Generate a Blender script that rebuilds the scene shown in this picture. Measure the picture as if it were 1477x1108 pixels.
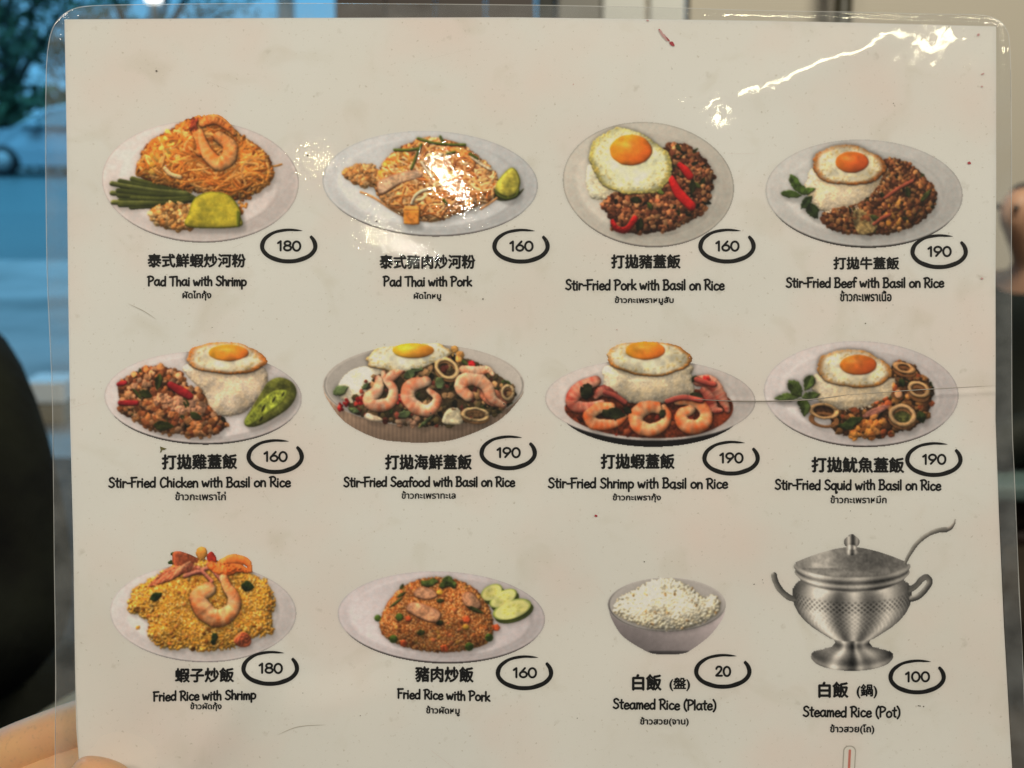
import bpy, bmesh, math, random
import numpy as np
from mathutils import Vector, Matrix

for o in list(bpy.data.objects): bpy.data.objects.remove(o, do_unlink=True)
S = bpy.context.scene; COL = S.collection
rad = math.radians

# ---------------------------------------------------------------- camera, world, lamps, exposure
PITCH = 9.9; EYE = Vector((0, 0, 1.25)); DIST = .5
FWD = Vector((0, math.cos(rad(PITCH)), -math.sin(rad(PITCH)))); UP = Vector((0, math.sin(rad(PITCH)), math.cos(rad(PITCH)))); RIGHT = Vector((1, 0, 0))
cam_d = bpy.data.cameras.new('camera'); cam = bpy.data.objects.new('camera', cam_d); COL.objects.link(cam)
cam.location = EYE; cam.rotation_euler = (rad(90 - PITCH), 0, 0)
cam_d.sensor_width = 36; cam_d.lens = 55.14; cam_d.clip_start = .01; cam_d.clip_end = 300
cam_d.dof.use_dof = True; cam_d.dof.focus_distance = DIST; cam_d.dof.aperture_fstop = 19.0
S.camera = cam
K = 36 / 55.14 / 1477                                  # view angle of one picture dot

def view(px, py, d):
    """the place at distance d seen at a picture position"""
    return EYE + d * (FWD + (px - 738.5) * K * RIGHT + (554 - py) * K * UP)

W = bpy.data.worlds.new('World'); S.world = W; W.use_nodes = True
W.node_tree.nodes['Background'].inputs['Color'].default_value = (.55, .6, .62, 1)
W.node_tree.nodes['Background'].inputs['Strength'].default_value = .10

def lamp(name, loc, target, power, col, size, size_y=None, roll=None):
    d = bpy.data.lights.new(name, 'AREA'); o = bpy.data.objects.new(name, d); COL.objects.link(o)
    d.energy = power; d.color = col; d.size = size
    if size_y: d.shape = 'RECTANGLE'; d.size_y = size_y
    else: d.shape = 'DISK'
    o.location = loc
    q = (Vector(target) - Vector(loc)).to_track_quat('-Z', 'Y'); o.rotation_euler = q.to_euler()
    if roll: o.rotation_euler.rotate_axis('Z', rad(roll))
    return o
MENU = EYE + DIST * FWD
lamp('ceiling_lamp', (1.5, -2.1, 3.1), MENU, 47, (1, .912, .748), .7)
lamp('ceiling_lamp', (-1.5, -2.0, 3.0), MENU, 44, (1, .917, .755), .8)
lamp('ceiling_lamp', (1.2, 2.4, 2.9), (1.0, 4.2, 1.0), 70, (1, .94, .75), .8)
lamp('sky_light', (-10, 24, 15), (-10.5, 25.5, 0), 5400, (.20, .68, 1.08), 18)
def mirror_spot(px, py, T):
    """where a lamp hangs so that the flat sheet mirrors it at a picture position"""
    dx, dy = (px - 738.5) * K, (554 - py) * K
    return EYE + T * dx * RIGHT + T * dy * UP + (2 * DIST - T) * FWD
for (px, py, p, c, sz) in ((448, 237, .13, (1, .90, .5), .016), (545, 340, .08, (1, .9, .55), .013), (570, 362, .11, (1, .96, .85), .014), (655, 250, .30, (1, .94, .74), .021)):
    lamp('pendant_bulb', mirror_spot(px, py, 3.0), MENU, p, c, sz)
lamp('tube_lamp', mirror_spot(1205, 90, 2.4), MENU, 1.0, (1, .93, .62), .40, .014, 16)
S.view_settings.view_transform = 'Standard'; S.view_settings.look = 'None'; S.view_settings.exposure = 0; S.view_settings.gamma = 1

# ---------------------------------------------------------------- helpers
def lin(c):
    c = np.asarray(c, float) / 255
    return np.where(c <= .04045, c / 12.92, ((c + .055) / 1.055) ** 2.4)
def thing(o, label, cat, group=None, kind=None):
    if label: o['label'] = label
    if cat: o['category'] = cat
    if group: o['group'] = group
    if kind: o['kind'] = kind
    return o
def empty(name, loc=(0, 0, 0), rz=0):
    o = bpy.data.objects.new(name, None); COL.objects.link(o); o.location = loc; o.rotation_euler = (0, 0, rz); o.empty_display_size = .05
    return o
def link(name, me, mat, parent=None, smooth=True, label=None):
    o = bpy.data.objects.new(name, me); COL.objects.link(o)
    if mat and not me.materials: me.materials.append(mat)
    if parent: o.parent = parent
    if smooth:
        me.polygons.foreach_set('use_smooth', np.ones(len(me.polygons), bool))
    if label: o['label'] = label
    return o
def grid_mesh(name, V, F):
    """vertices (n,3) and quads (m,4) as one mesh"""
    me = bpy.data.meshes.new(name); V = np.asarray(V, np.float32); F = np.asarray(F, np.int32)
    me.vertices.add(len(V)); me.vertices.foreach_set('co', V.ravel())
    me.loops.add(F.size); me.loops.foreach_set('vertex_index', F.ravel())
    me.polygons.add(len(F)); me.polygons.foreach_set('loop_start', np.arange(len(F), dtype=np.int32) * F.shape[1])
    me.update(calc_edges=True); return me
def material(name, col, rough=.5, spec=.5, metal=0., noise=None, emit=None, alpha_col=None, bump=None):
    m = bpy.data.materials.new(name); m.use_nodes = True; nt = m.node_tree; b = nt.nodes['Principled BSDF']
    b.inputs['Base Color'].default_value = (*col, 1); b.inputs['Roughness'].default_value = rough
    b.inputs['Specular IOR Level'].default_value = spec; b.inputs['Metallic'].default_value = metal
    tc = nt.nodes.new('ShaderNodeTexCoord')
    if noise:                                          # (scale, second colour, contrast)
        n = nt.nodes.new('ShaderNodeTexNoise'); n.inputs['Scale'].default_value = noise[0]; n.inputs['Detail'].default_value = 5
        r = nt.nodes.new('ShaderNodeValToRGB'); r.color_ramp.elements[0].position = .5 - noise[2]; r.color_ramp.elements[1].position = .5 + noise[2]
        r.color_ramp.elements[0].color = (*col, 1); r.color_ramp.elements[1].color = (*noise[1], 1)
        nt.links.new(tc.outputs['Object'], n.inputs['Vector']); nt.links.new(n.outputs['Fac'], r.inputs['Fac']); nt.links.new(r.outputs['Color'], b.inputs['Base Color'])
    if bump:
        n = nt.nodes.new('ShaderNodeTexNoise'); n.inputs['Scale'].default_value = bump[0]; n.inputs['Detail'].default_value = 4
        q = nt.nodes.new('ShaderNodeBump'); q.inputs['Distance'].default_value = bump[1]
        nt.links.new(tc.outputs['Object'], n.inputs['Vector']); nt.links.new(n.outputs['Fac'], q.inputs['Height']); nt.links.new(q.outputs['Normal'], b.inputs['Normal'])
    if emit:
        b.inputs['Emission Color'].default_value = (*emit[0], 1); b.inputs['Emission Strength'].default_value = emit[1]
    return m
def bm_mesh(name, bm):
    me = bpy.data.meshes.new(name); bmesh.ops.recalc_face_normals(bm, faces=bm.faces); bm.to_mesh(me); bm.free(); return me
def box(bm, lo, hi, bevel=0., seg=2):
    r = bmesh.ops.create_cube(bm, size=1); vs = r['verts']; lo, hi = Vector(lo), Vector(hi)
    for v in vs: v.co = Vector([(lo[k] + hi[k]) / 2 + v.co[k] * (hi[k] - lo[k]) for k in range(3)])
    if bevel:
        es = list({e for v in vs for e in v.link_edges}); bmesh.ops.bevel(bm, geom=es, offset=bevel, segments=seg, affect='EDGES', profile=.5)
def lathe(bm, prof, n=32, c=(0, 0, 0), axis='Z'):
    rings = []
    for r, z in prof:
        ring = []
        for k in range(n):
            a = 2 * math.pi * k / n; p = (r * math.cos(a), r * math.sin(a), z)
            if axis == 'X': p = (p[2], p[0], p[1])
            if axis == 'Y': p = (p[0], p[2], p[1])
            ring.append(bm.verts.new(Vector(p) + Vector(c)))
        rings.append(ring)
    for a, b in zip(rings, rings[1:]):
        for k in range(n): bm.faces.new((a[k], a[(k + 1) % n], b[(k + 1) % n], b[k]))
    bm.faces.new(rings[0]); bm.faces.new(rings[-1])
def simple(name, build, mat, parent=None, smooth=False, label=None):
    bm = bmesh.new(); build(bm); return link(name, bm_mesh(name, bm), mat, parent, smooth, label)
def skin(name, J, E, sub=2, root=0):
    """one continuous body grown round a skeleton: J name -> (x, y, z, radius), E pairs of names"""
    ks = list(J); me = bpy.data.meshes.new(name)
    me.from_pydata([J[k][:3] for k in ks], [(ks.index(a), ks.index(b)) for a, b in E], [])
    o = bpy.data.objects.new(name + '_tmp', me); COL.objects.link(o)
    m = o.modifiers.new('s', 'SKIN'); m.use_smooth_shade = True; m.branch_smoothing = .6
    if not me.skin_vertices: me.skin_vertices.new() if hasattr(me.skin_vertices, 'new') else None
    for i, k in enumerate(ks):
        v = me.skin_vertices[0].data[i]; r = J[k][3]; v.radius = (r, J[k][4] if len(J[k]) > 4 else r); v.use_root = (i == root)
    q = o.modifiers.new('d', 'SUBSURF'); q.levels = sub; q.render_levels = sub
    dg = bpy.context.evaluated_depsgraph_get(); out = bpy.data.meshes.new_from_object(o.evaluated_get(dg)); out.name = name
    bpy.data.objects.remove(o, do_unlink=True); out.materials.clear()
    return out
# ---------------------------------------------------------------- printed dish photographs (procedural ink)
def catmull(pts, n=8, closed=False):
    p = [np.array(q, float) for q in pts]
    if len(p) < 3 and not closed:
        return np.array(p)
    m = len(p); out = []
    for i in range(m if closed else m - 1):
        a, b, c, d = (p[(i + k) % m] for k in (-1, 0, 1, 2)) if closed else \
            (p[max(i - 1, 0)], p[i], p[i + 1], p[min(i + 2, m - 1)])
        for t in np.arange(n) / n:
            out.append(.5 * ((2 * b) + (c - a) * t + (2 * a - 5 * b + 4 * c - d) * t * t + (3 * b - a - 3 * c + d) * t ** 3))
    if not closed:
        out.append(p[-1])
    return np.array(out)

def box_blur(A, r):
    if r < 1: return A
    for ax in (0, 1):
        n = A.shape[ax]
        pad = [(0, 0)] * A.ndim; pad[ax] = (r + 1, r)
        c = np.cumsum(np.pad(A, pad, mode='edge'), axis=ax)
        hi = np.take(c, np.arange(2 * r + 1, n + 2 * r + 1), axis=ax)
        lo = np.take(c, np.arange(0, n), axis=ax)
        A = (hi - lo) / (2 * r + 1)
    return A

def blur(A, r): return box_blur(box_blur(A, r), r)

def vnoise(shape, cell, rng):
    h, w = shape
    gh, gw = int(h / cell) + 3, int(w / cell) + 3
    G = rng.random((gh, gw))
    y = np.arange(h) / cell; x = np.arange(w) / cell
    yi = y.astype(int); xi = x.astype(int)
    fy = (y - yi)[:, None]; fx = (x - xi)[None, :]
    fy = fy * fy * (3 - 2 * fy); fx = fx * fx * (3 - 2 * fx)
    a = G[yi][:, xi]; b = G[yi][:, xi + 1]; c = G[yi + 1][:, xi]; d = G[yi + 1][:, xi + 1]
    return (a * (1 - fx) + b * fx) * (1 - fy) + (c * (1 - fx) + d * fx) * fy

class Pic:
    """A printed picture: height, ink colour and ingredient id per dot, in the sheet's own units."""
    def __init__(s, box, ox, oy, sc, seed):
        s.box, s.ox, s.oy, s.sc = box, ox, oy, sc
        x0, y0, x1, y1 = box
        s.W, s.H = (x1 - x0) * 2, (y1 - y0) * 2
        xs = x0 + (np.arange(s.W) + .5) / 2; ys = y0 + (np.arange(s.H) + .5) / 2
        s.X, s.Y = np.meshgrid((xs - ox) * sc, (ys - oy) * sc)
        s.du = sc / 2
        s.Z = np.full((s.H, s.W), -1e3); s.M = np.zeros((s.H, s.W))
        s.C = np.zeros((s.H, s.W, 3)); s.I = np.full((s.H, s.W), -1, int)
        s.G = np.zeros((s.H, s.W)); s.flat = np.zeros((s.H, s.W), bool)
        s.names = []; s.rng = np.random.default_rng(seed)
        s.n1 = vnoise((s.H, s.W), 5, s.rng); s.n2 = vnoise((s.H, s.W), 14, s.rng); s.n0 = s.rng.random((s.H, s.W))
    def new(s, name):
        s.names.append(name); return len(s.names) - 1
    def win(s, u0, v0, u1, v1):
        a = int(np.clip((u0 - s.X[0, 0]) / s.du, 0, s.W)); b = int(np.clip((u1 - s.X[0, 0]) / s.du + 2, 0, s.W))
        c = int(np.clip((v0 - s.Y[0, 0]) / s.du, 0, s.H)); d = int(np.clip((v1 - s.Y[0, 0]) / s.du + 2, 0, s.H))
        return np.s_[c:d, a:b]
    def put(s, sl, mask, z, col, i, gloss=0., flat=False):
        m = mask & (z > s.Z[sl])
        if not m.any(): return
        s.Z[sl][m] = (z + np.zeros_like(s.Z[sl]))[m]
        col = np.asarray(col, float)
        s.C[sl][m] = col if col.ndim == 1 else col[m]
        s.I[sl][m] = i; s.G[sl][m] = gloss; s.flat[sl][m] = flat
    def sd(s, sl, P):
        """signed distance to a closed outline, positive inside"""
        X, Y = s.X[sl], s.Y[sl]; D = np.full(X.shape, 1e9); ins = np.zeros(X.shape, bool)
        for (ax, ay), (bx, by) in zip(P, np.roll(P, -1, 0)):
            ex, ey = bx - ax, by - ay; l2 = ex * ex + ey * ey + 1e-9
            t = np.clip(((X - ax) * ex + (Y - ay) * ey) / l2, 0, 1)
            D = np.minimum(D, (X - ax - t * ex) ** 2 + (Y - ay - t * ey) ** 2)
            if by != ay:
                ins ^= ((ay > Y) != (by > Y)) & (X < (bx - ax) * (Y - ay) / (by - ay) + ax)
        return np.where(ins, 1, -1) * np.sqrt(D)
    def ell(s, sl, cx, cy, a, b, ang=0):
        X, Y = s.X[sl] - cx, s.Y[sl] - cy; c, q = math.cos(ang), math.sin(ang)
        return (X * c + Y * q) / a, (-X * q + Y * c) / b
    # ---- shapes
    def plate(s, cx, cy, a, b, col, rim=.86, tilt=0., drop=6, dark=(96, 86, 80), edge=.84, name='plate'):
        i = s.new(name); sl = np.s_[:, :]; col = np.array(col, float) * 1.035; tilt = math.radians(tilt)
        x, y = s.ell(sl, cx, cy + drop, a * (.985 if drop < 20 else .89), b, tilt); r = np.hypot(x, y)
        under = (r < 1) & (s.Y > cy)
        s.put(sl, under, np.full(r.shape, -3.), np.array(dark, float), i, flat=True)
        x, y = s.ell(sl, cx, cy, a, b, tilt); r = np.hypot(x, y); ang = np.arctan2(y, x)
        k = 1 - .10 * np.clip((r - rim) / .05, 0, 1) * (.5 + .5 * np.sin(ang)) + .07 * np.clip(1 - np.abs(r - .975) / .02, 0, 1) * (.4 + .6 * np.sin(ang + .3))
        k = k - .10 * np.clip(1 - np.abs(r - rim) / .035, 0, 1) * (.35 - .65 * np.cos(ang + 2.4))
        k = k - .06 * x + .05 * y * (r < rim) - (1 - edge) * np.clip((r - .985) / .015, 0, 1)
        k = k + (s.n2 - .5) * .045 + (s.n0 - .5) * .03
        tint = col[None, None] * k[..., None] + (np.array([6, -2, -4.]) * (s.n1 - .5)[..., None])
        s.put(sl, r < 1, np.zeros(r.shape), np.clip(tint, 0, 255), i, flat=True)
        return i
    def heap(s, pts, dome, R, col, i, smooth=True, rough=6, tex=.4):
        P = catmull(pts, 5, True) if smooth else np.array(pts, float)
        u0, v0 = P.min(0) - 8; u1, v1 = P.max(0) + 8; sl = s.win(u0, v0, u1, v1)
        d = s.sd(sl, P) + (s.n1[sl] - .5) * rough * 2
        t = np.clip(d / R, 0, 1); h = dome * np.sqrt(np.clip(1 - (1 - t) ** 2, 0, 1))
        m = d > 0
        s.M[sl] = np.where(m, np.maximum(s.M[sl], h), s.M[sl])
        c = np.array(col, float) * (1 - tex / 2 + tex * s.n1[sl])[..., None]
        s.put(sl, m, h, c, i)
        return P
    def inside(s, P, n, margin=0):
        u0, v0 = P.min(0); u1, v1 = P.max(0); out = []
        while len(out) < n:
            q = s.rng.random((n * 2, 2)) * (u1 - u0, v1 - v0) + (u0, v0); ins = np.zeros(len(q), bool)
            for (ax, ay), (bx, by) in zip(P, np.roll(P, -1, 0)):
                if by != ay:
                    ins ^= ((ay > q[:, 1]) != (by > q[:, 1])) & (q[:, 0] < (bx - ax) * (q[:, 1] - ay) / (by - ay) + ax)
            out += list(q[ins])
        return np.array(out[:n])
    def blob(s, cx, cy, a, b, ang, h, col, i, lump=.0, gloss=0., lift=0., nz=1.):
        R = max(a, b) * 1.15; sl = s.win(cx - R, cy - R, cx + R, cy + R)
        x, y = s.ell(sl, cx, cy, a, b, ang); r2 = x * x + y * y
        if lump: r2 = r2 + (s.n1[sl] - .5) * lump
        m = r2 < 1
        z = s.M[sl] + lift + h * np.sqrt(np.clip(1 - r2, 0, 1))
        c = np.array(col, float) * (1 + nz * (.14 * (s.n0[sl] - 1) + .14 * s.n1[sl]))[..., None]
        s.put(sl, m, z, c, i, gloss)
    def tube(s, pts, r, h, col, i, col2=None, seg=0, gloss=0., lift=0., taper=(1, 1), n=6, mound=True, wob=.12):
        P = catmull(pts, n); L = np.r_[0, np.cumsum(np.hypot(*np.diff(P, axis=0).T))]; T = L[-1]
        R = r * max(1, *taper)
        sl = s.win(P[:, 0].min() - R, P[:, 1].min() - R, P[:, 0].max() + R, P[:, 1].max() + R)
        X, Y = s.X[sl], s.Y[sl]; D = np.full(X.shape, 1e9); A = np.zeros(X.shape); S = np.zeros(X.shape)
        for k in range(len(P) - 1):
            (ax, ay), (bx, by) = P[k], P[k + 1]; ex, ey = bx - ax, by - ay; l2 = ex * ex + ey * ey + 1e-9
            t = np.clip(((X - ax) * ex + (Y - ay) * ey) / l2, 0, 1)
            d = (X - ax - t * ex) ** 2 + (Y - ay - t * ey) ** 2
            u = d < D; D[u] = d[u]; A[u] = ((L[k] + t * (L[k + 1] - L[k])) / T)[u]
            S[u] = np.sign(ex * (Y - ay) - ey * (X - ax))[u]
        rad = r * np.interp(A, np.linspace(0, 1, len(taper)), taper) * (1 + wob * (s.n2[sl] - .5))
        if seg: rad = rad * (1 - .10 * np.abs(np.sin(A * seg * np.pi)) ** .5 + .06)
        q = np.sqrt(D) / np.maximum(rad, 1e-3); m = q < 1
        z = (s.M[sl] if mound else 0) + lift + h * np.sqrt(np.clip(1 - q * q, 0, 1)) * (rad / r)
        c = np.broadcast_to(np.array(col, float), X.shape + (3,)).copy()
        if col2 is not None:
            c2 = np.array(col2, float)
            k = np.clip(.45 + .55 * S * q, 0, 1)
            if seg: k = np.clip(k * .75 + .45 * (np.sin(A * seg * 2 * np.pi) ** 2) * (.2 + .8 * s.n1[sl]) + .9 * (s.n2[sl] - .55), 0, 1)
            c = c * (1 - k[..., None]) + c2 * k[..., None]
        if seg: c = c * (1 - .20 * np.clip(1 - np.abs(np.sin(A * seg * np.pi)) / .32, 0, 1) * np.clip(q * 1.3 - .2, 0, 1) * (.3 + 1.2 * s.n1[sl]))[..., None]
        c = c * (.88 + .12 * s.n0[sl] + .12 * s.n1[sl])[..., None]
        s.put(sl, m, z, c, i, gloss)
    def area(s, pts, h, col, i, bevel=8, smooth=True, gloss=0., lift=0., tex=.12, mound=False, edge=None, ew=0):
        P = catmull(pts, 6, True) if smooth else np.array(pts, float)
        sl = s.win(P[:, 0].min() - 2, P[:, 1].min() - 2, P[:, 0].max() + 2, P[:, 1].max() + 2)
        d = s.sd(sl, P); t = np.clip(d / bevel, 0, 1)
        z = (s.M[sl] if mound else 0) + lift + h * np.sqrt(np.clip(1 - (1 - t) ** 2, 0, 1)) + .9 * (s.n2[sl] - .5)
        c = np.array(col, float) * (1 + tex * (s.n1[sl] - .5) + tex * (s.n2[sl] - .5) + .06 * (s.n0[sl] - .5))[..., None]
        if edge is not None:
            k = np.clip(1 - d / ew, 0, 1)[..., None]; c = c * (1 - k) + np.array(edge, float) * k
        s.put(sl, d > 0, z, np.clip(c, 0, 255), i, gloss)
        return P
    def leaf(s, cx, cy, L, w, deg, col, i, lift=6):
        a = math.radians(deg); R = L * .55; sl = s.win(cx - R, cy - R, cx + R, cy + R)
        x, y = s.ell(sl, cx, cy, L / 2, w / 2, a)
        d = 1 - x * x - np.abs(y) * (1 + .15 * x) + (s.n1[sl] - .5) * .35
        rib = np.clip(1 - np.abs(y) / .1, 0, 1) * .25 + .12 * np.sin(x * 22 + np.abs(y) * 9)
        c = np.array(col, float) * np.array([1., .92, .95]) * (.9 + rib * .6 + .6 * (s.n2[sl] - .5) - .2 * (y > 0))[..., None]
        s.put(sl, d > 0, s.M[sl] + lift + 3 * np.abs(y) * w * .12 + 4 * np.clip(d, 0, 1), np.clip(c, 0, 255), i, .15)
    def ring(s, cx, cy, a, b, ang, th, h, col, i, lift=8, hole=None, thick=14):
        sl = s.win(cx - a * 1.3, cy - a * 1.3, cx + a * 1.3, cy + a * 1.3 + thick)
        col = np.array(col, float) * np.array([.95, .89, .80]); ang = math.radians(ang)
        x, y = s.ell(sl, cx, cy + thick, a, b, ang)                      # the wall of the ring below its top face
        r = np.hypot(x, y)
        s.put(sl, (r < 1) & (r > 1 - th), s.M[sl] + lift * .6, col * np.array([.72, .6, .5]) * (.9 + .2 * s.n1[sl])[..., None], i)
        x, y = s.ell(sl, cx, cy, a, b, ang); r = np.hypot(x, y) + (s.n2[sl] - .5) * .08
        q = (r - (1 - th / 2)) / (th / 2); m = np.abs(q) < 1
        c = col * (1 - .22 * np.clip(q, 0, 1) ** 3 + .14 * (s.n1[sl] - .5))[..., None]
        c = c * np.where(q < -.5, .82, 1)[..., None]
        s.put(sl, m, s.M[sl] + lift + h * np.sqrt(np.clip(1 - q * q, 0, 1)), c, i, .12)
        if hole is not None:
            s.put(sl, r < 1 - th, s.M[sl] + lift * .5, np.array(hole, float) * (.6 + .8 * s.n1[sl])[..., None], i)
    def egg(s, cx, cy, a, b, yx, yy, ya, yb, white, rim, yolk, i, iy, lift=40, rimw=.12, wob=.08, tilt=0, ph=0.):
        R = a * 1.25; sl = s.win(cx - R, cy - R, cx + R, cy + R)
        x, y = s.ell(sl, cx, cy, a, b, math.radians(tilt)); an = np.arctan2(y, x); r = np.hypot(x, y)
        w = wob * (.6 * np.sin(3 * an + ph) + .5 * np.sin(5 * an + 2 * ph + 1) + .3 * np.sin(9 * an + ph) + .12 * np.sin(14 * an)) + .03 * (s.n1[sl] - .5)
        r = r / (1 + w); m = r < 1
        k = np.clip((r - (1 - rimw * 1.25)) / (rimw * .9), 0, 1) ** 1.1 * (.7 + .8 * (s.n1[sl] - .1)); k = np.clip(k * (.55 + .75 * np.clip(.5 + .6 * np.sin(an + .6) + .5 * np.sin(2 * an + ph), 0, 1)), 0, 1)[..., None]
        W = np.array(white, float) * (1 + .05 * (s.n2[sl] - .5) * 2 - .10 * np.clip((r - .5), 0, 1) * (.5 + s.n2[sl]))[..., None]
        W = W * (1 - np.array([.02, .05, .16]) * (np.clip((s.n1[sl] - .55) * 3, 0, 1) * (r > .55))[..., None])
        c = W * (1 - k) + np.array(rim, float) * (.75 + .5 * s.n1[sl])[..., None] * k
        z = lift + a * .06 * (1 - np.clip(r, 0, 1) ** 6) + a * .02 * np.sin(4 * an + ph) * r ** 2 + 3 * s.n2[sl]
        blis = np.clip((s.n1[sl] - .62) * 4, 0, 1) * np.clip((r - .45) * 3, 0, 1); c = c * (1 - blis[..., None] * np.array([.05, .11, .24])); z = z + 2.5 * blis
        s.put(sl, m, z, np.clip(c, 0, 255), i, .2)
        x, y = s.ell(sl, yx, yy, ya, yb); r = np.hypot(x, y) + .05 * (s.n2[sl] - .5); yk = np.array(yolk, float)
        c = yk * (1 + .10 * (s.n2[sl] - .5) - .10 * r ** 2)[..., None] * np.stack([np.ones_like(r), 1 - .22 * np.clip(x * .8 + y * .5, -.5, 1), 1 - .2 * r], -1)
        hl = np.exp(-(((x + .25) / .35) ** 2 + ((y + .35) / .22) ** 2))
        c = c + hl[..., None] * np.array([26, 34, 30.])
        s.put(sl, r < 1, lift + a * .06 + yb * .34 * np.sqrt(np.clip(1 - r * r, 0, 1)) + 4, np.clip(c, 0, 255), iy, .25)
    # ---- masses
    def noodles(s, P, n, r, cols, i, L=(60, 190), curl=.35, gloss=.12):
        for (x, y) in s.inside(P, n):
            a = s.rng.random() * 6.28; k = (s.rng.random() - .5) * 2 * curl; l = s.rng.uniform(*L); pts = []; st = l / 7
            for q in range(8):
                pts.append((x, y)); a += k + (s.rng.random() - .5) * .25; x += st * math.cos(a); y += st * .72 * math.sin(a)
            pts = [p for p in pts if s.M[min(max(int((p[1] - s.Y[0, 0]) / s.du), 0), s.H - 1), min(max(int((p[0] - s.X[0, 0]) / s.du), 0), s.W - 1)] > 4]
            if len(pts) < 3: continue
            c = np.array(cols[s.rng.integers(len(cols))], float) * s.rng.uniform(.86, 1.2) * np.array([1.04, 1.06, 1.02])
            s.tube(pts, r * s.rng.uniform(.75, 1.25), r * 1.3, c, i, gloss=gloss, lift=s.rng.uniform(-6, 9), n=3, wob=0)
    def crumbs(s, P, n, rr, cols, i, gloss=.1, lump=.9, asp=.7, lift=(-4, 6)):
        for (x, y) in s.inside(P, n):
            a = rr[0] + (rr[1] - rr[0]) * s.rng.random() ** 1.6; c = np.array(cols[s.rng.integers(len(cols))], float) * s.rng.uniform(.7, 1.22)
            s.blob(x, y, a, a * s.rng.uniform(asp, 1), s.rng.random() * 3.1, a * .9, c, i, lump, gloss, s.rng.uniform(*lift))
    def grains(s, P, n, L, w, cols, i, gloss=.08, lift=(-3, 4), hh=.42, nz=1.):
        for (x, y) in s.inside(P, n):
            c = np.array(cols[s.rng.integers(len(cols))], float) * s.rng.uniform(.88, 1.08)
            s.blob(x, y, L * s.rng.uniform(.7, 1.2) / 2, w / 2, s.rng.random() * 3.14, w * hh, c, i, 0, gloss, s.rng.uniform(*lift), nz)
    def rice(s, pts, col, i, dome=46, R=90, n=900, L=15, w=6.5):
        col = np.array(col) * 1.06; P = s.heap(pts, dome, R, np.array(col) * (.98, .96, .93), i, rough=3, tex=.06)
        s.grains(P, n, L, w, [col, np.array(col) * .97, np.array(col) * (1.04, 1.03, 1.0), np.array(col) * (.97, .93, .87)], i, .03, (-.5, .6), .10, .3)
        return P
    def shrimp(s, pts, r, i, c1=(222, 160, 110), c2=(205, 95, 45), seg=6, lift=16, tail=None, mound=True, taper=(.8, 1.1, 1.05, .82, .42)):
        s.tube(pts, r, r * .9, c1, i, c2, seg, .36, lift, taper, 7, mound)
        if tail:
            (x, y), deg = tail; s.leaf(x, y, r * 2.2, r * .9, deg - 18, (190, 80, 40), i, lift + 4); s.leaf(x, y, r * 2.2, r * .9, deg + 22, (175, 70, 35), i, lift + 4)
    # ---- light of the printed photograph
    def shade(s, amb=.50, dirl=(-.42, -.62, .66), k=.55, ao=.62, spec=46, soft=3, sat=.88, warm=True):
        has = s.I >= 0; Z = np.where(has, s.Z, 0)
        Zs = box_blur(Z, 1)
        gy, gx = np.gradient(Zs, s.du); gx = np.clip(gx * k, -1.3, 1.3); gy = np.clip(gy * k, -1.3, 1.3)
        inv = 1 / np.sqrt(gx * gx + gy * gy + 1); L = np.array(dirl) / np.linalg.norm(dirl)
        nl = np.clip((-gx * L[0] - gy * L[1] + L[2]) * inv, 0, 2) / L[2]
        nl = np.where(s.flat, 1, nl)
        zl = np.where(s.flat, .62, 1.)
        A = 1 - zl * ao * .010 * np.clip(blur(Z, 10) - Z, 0, 34) - zl * ao * .014 * np.clip(blur(Z, 4) - Z, 0, 24)
        sh = np.ones_like(Z)
        for q in (3, 6, 10, 15, 21):                                    # shade thrown away from the light
            Zq = np.roll(Z, (int(q * .8), int(q * .55)), (0, 1))
            sh = np.minimum(sh, 1 - np.clip((Zq - Z - q * s.du * .55) / 26, 0, 1) * .32)
        sh = blur(sh, 3)
        k_ = (amb + (1 - amb) * nl * sh) * np.clip(A, .42, 1)
        big = vnoise(Z.shape, 34, s.rng); mid = vnoise(Z.shape, 12, s.rng)
        k_ = np.where(s.flat, k_, k_ * (.78 + .24 * big + .16 * mid))
        h = np.clip((-gx * -.2 - gy * -.45 + .87) * inv, 0, 1) ** 30
        tint = np.where(s.flat[..., None], np.array([1.015, 1., .945]), np.array([1.03, .985, .86]) + (mid - .5)[..., None] * np.array([.02, -.02, -.10])) if warm else 1.
        rgb = s.C * k_[..., None] * tint + (s.G * h * spec)[..., None]
        wgt = has.astype(float)
        for r in range(soft):
            rgb = box_blur(rgb * wgt[..., None], 1) / np.maximum(box_blur(wgt, 1), 1e-3)[..., None]
        g = rgb.mean(-1, keepdims=True); rgb = g + (rgb - g) * sat
        s.rgb = np.clip(rgb, 3, 250)
        return s
WHITE_EGG = (226, 222, 200)
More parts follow.
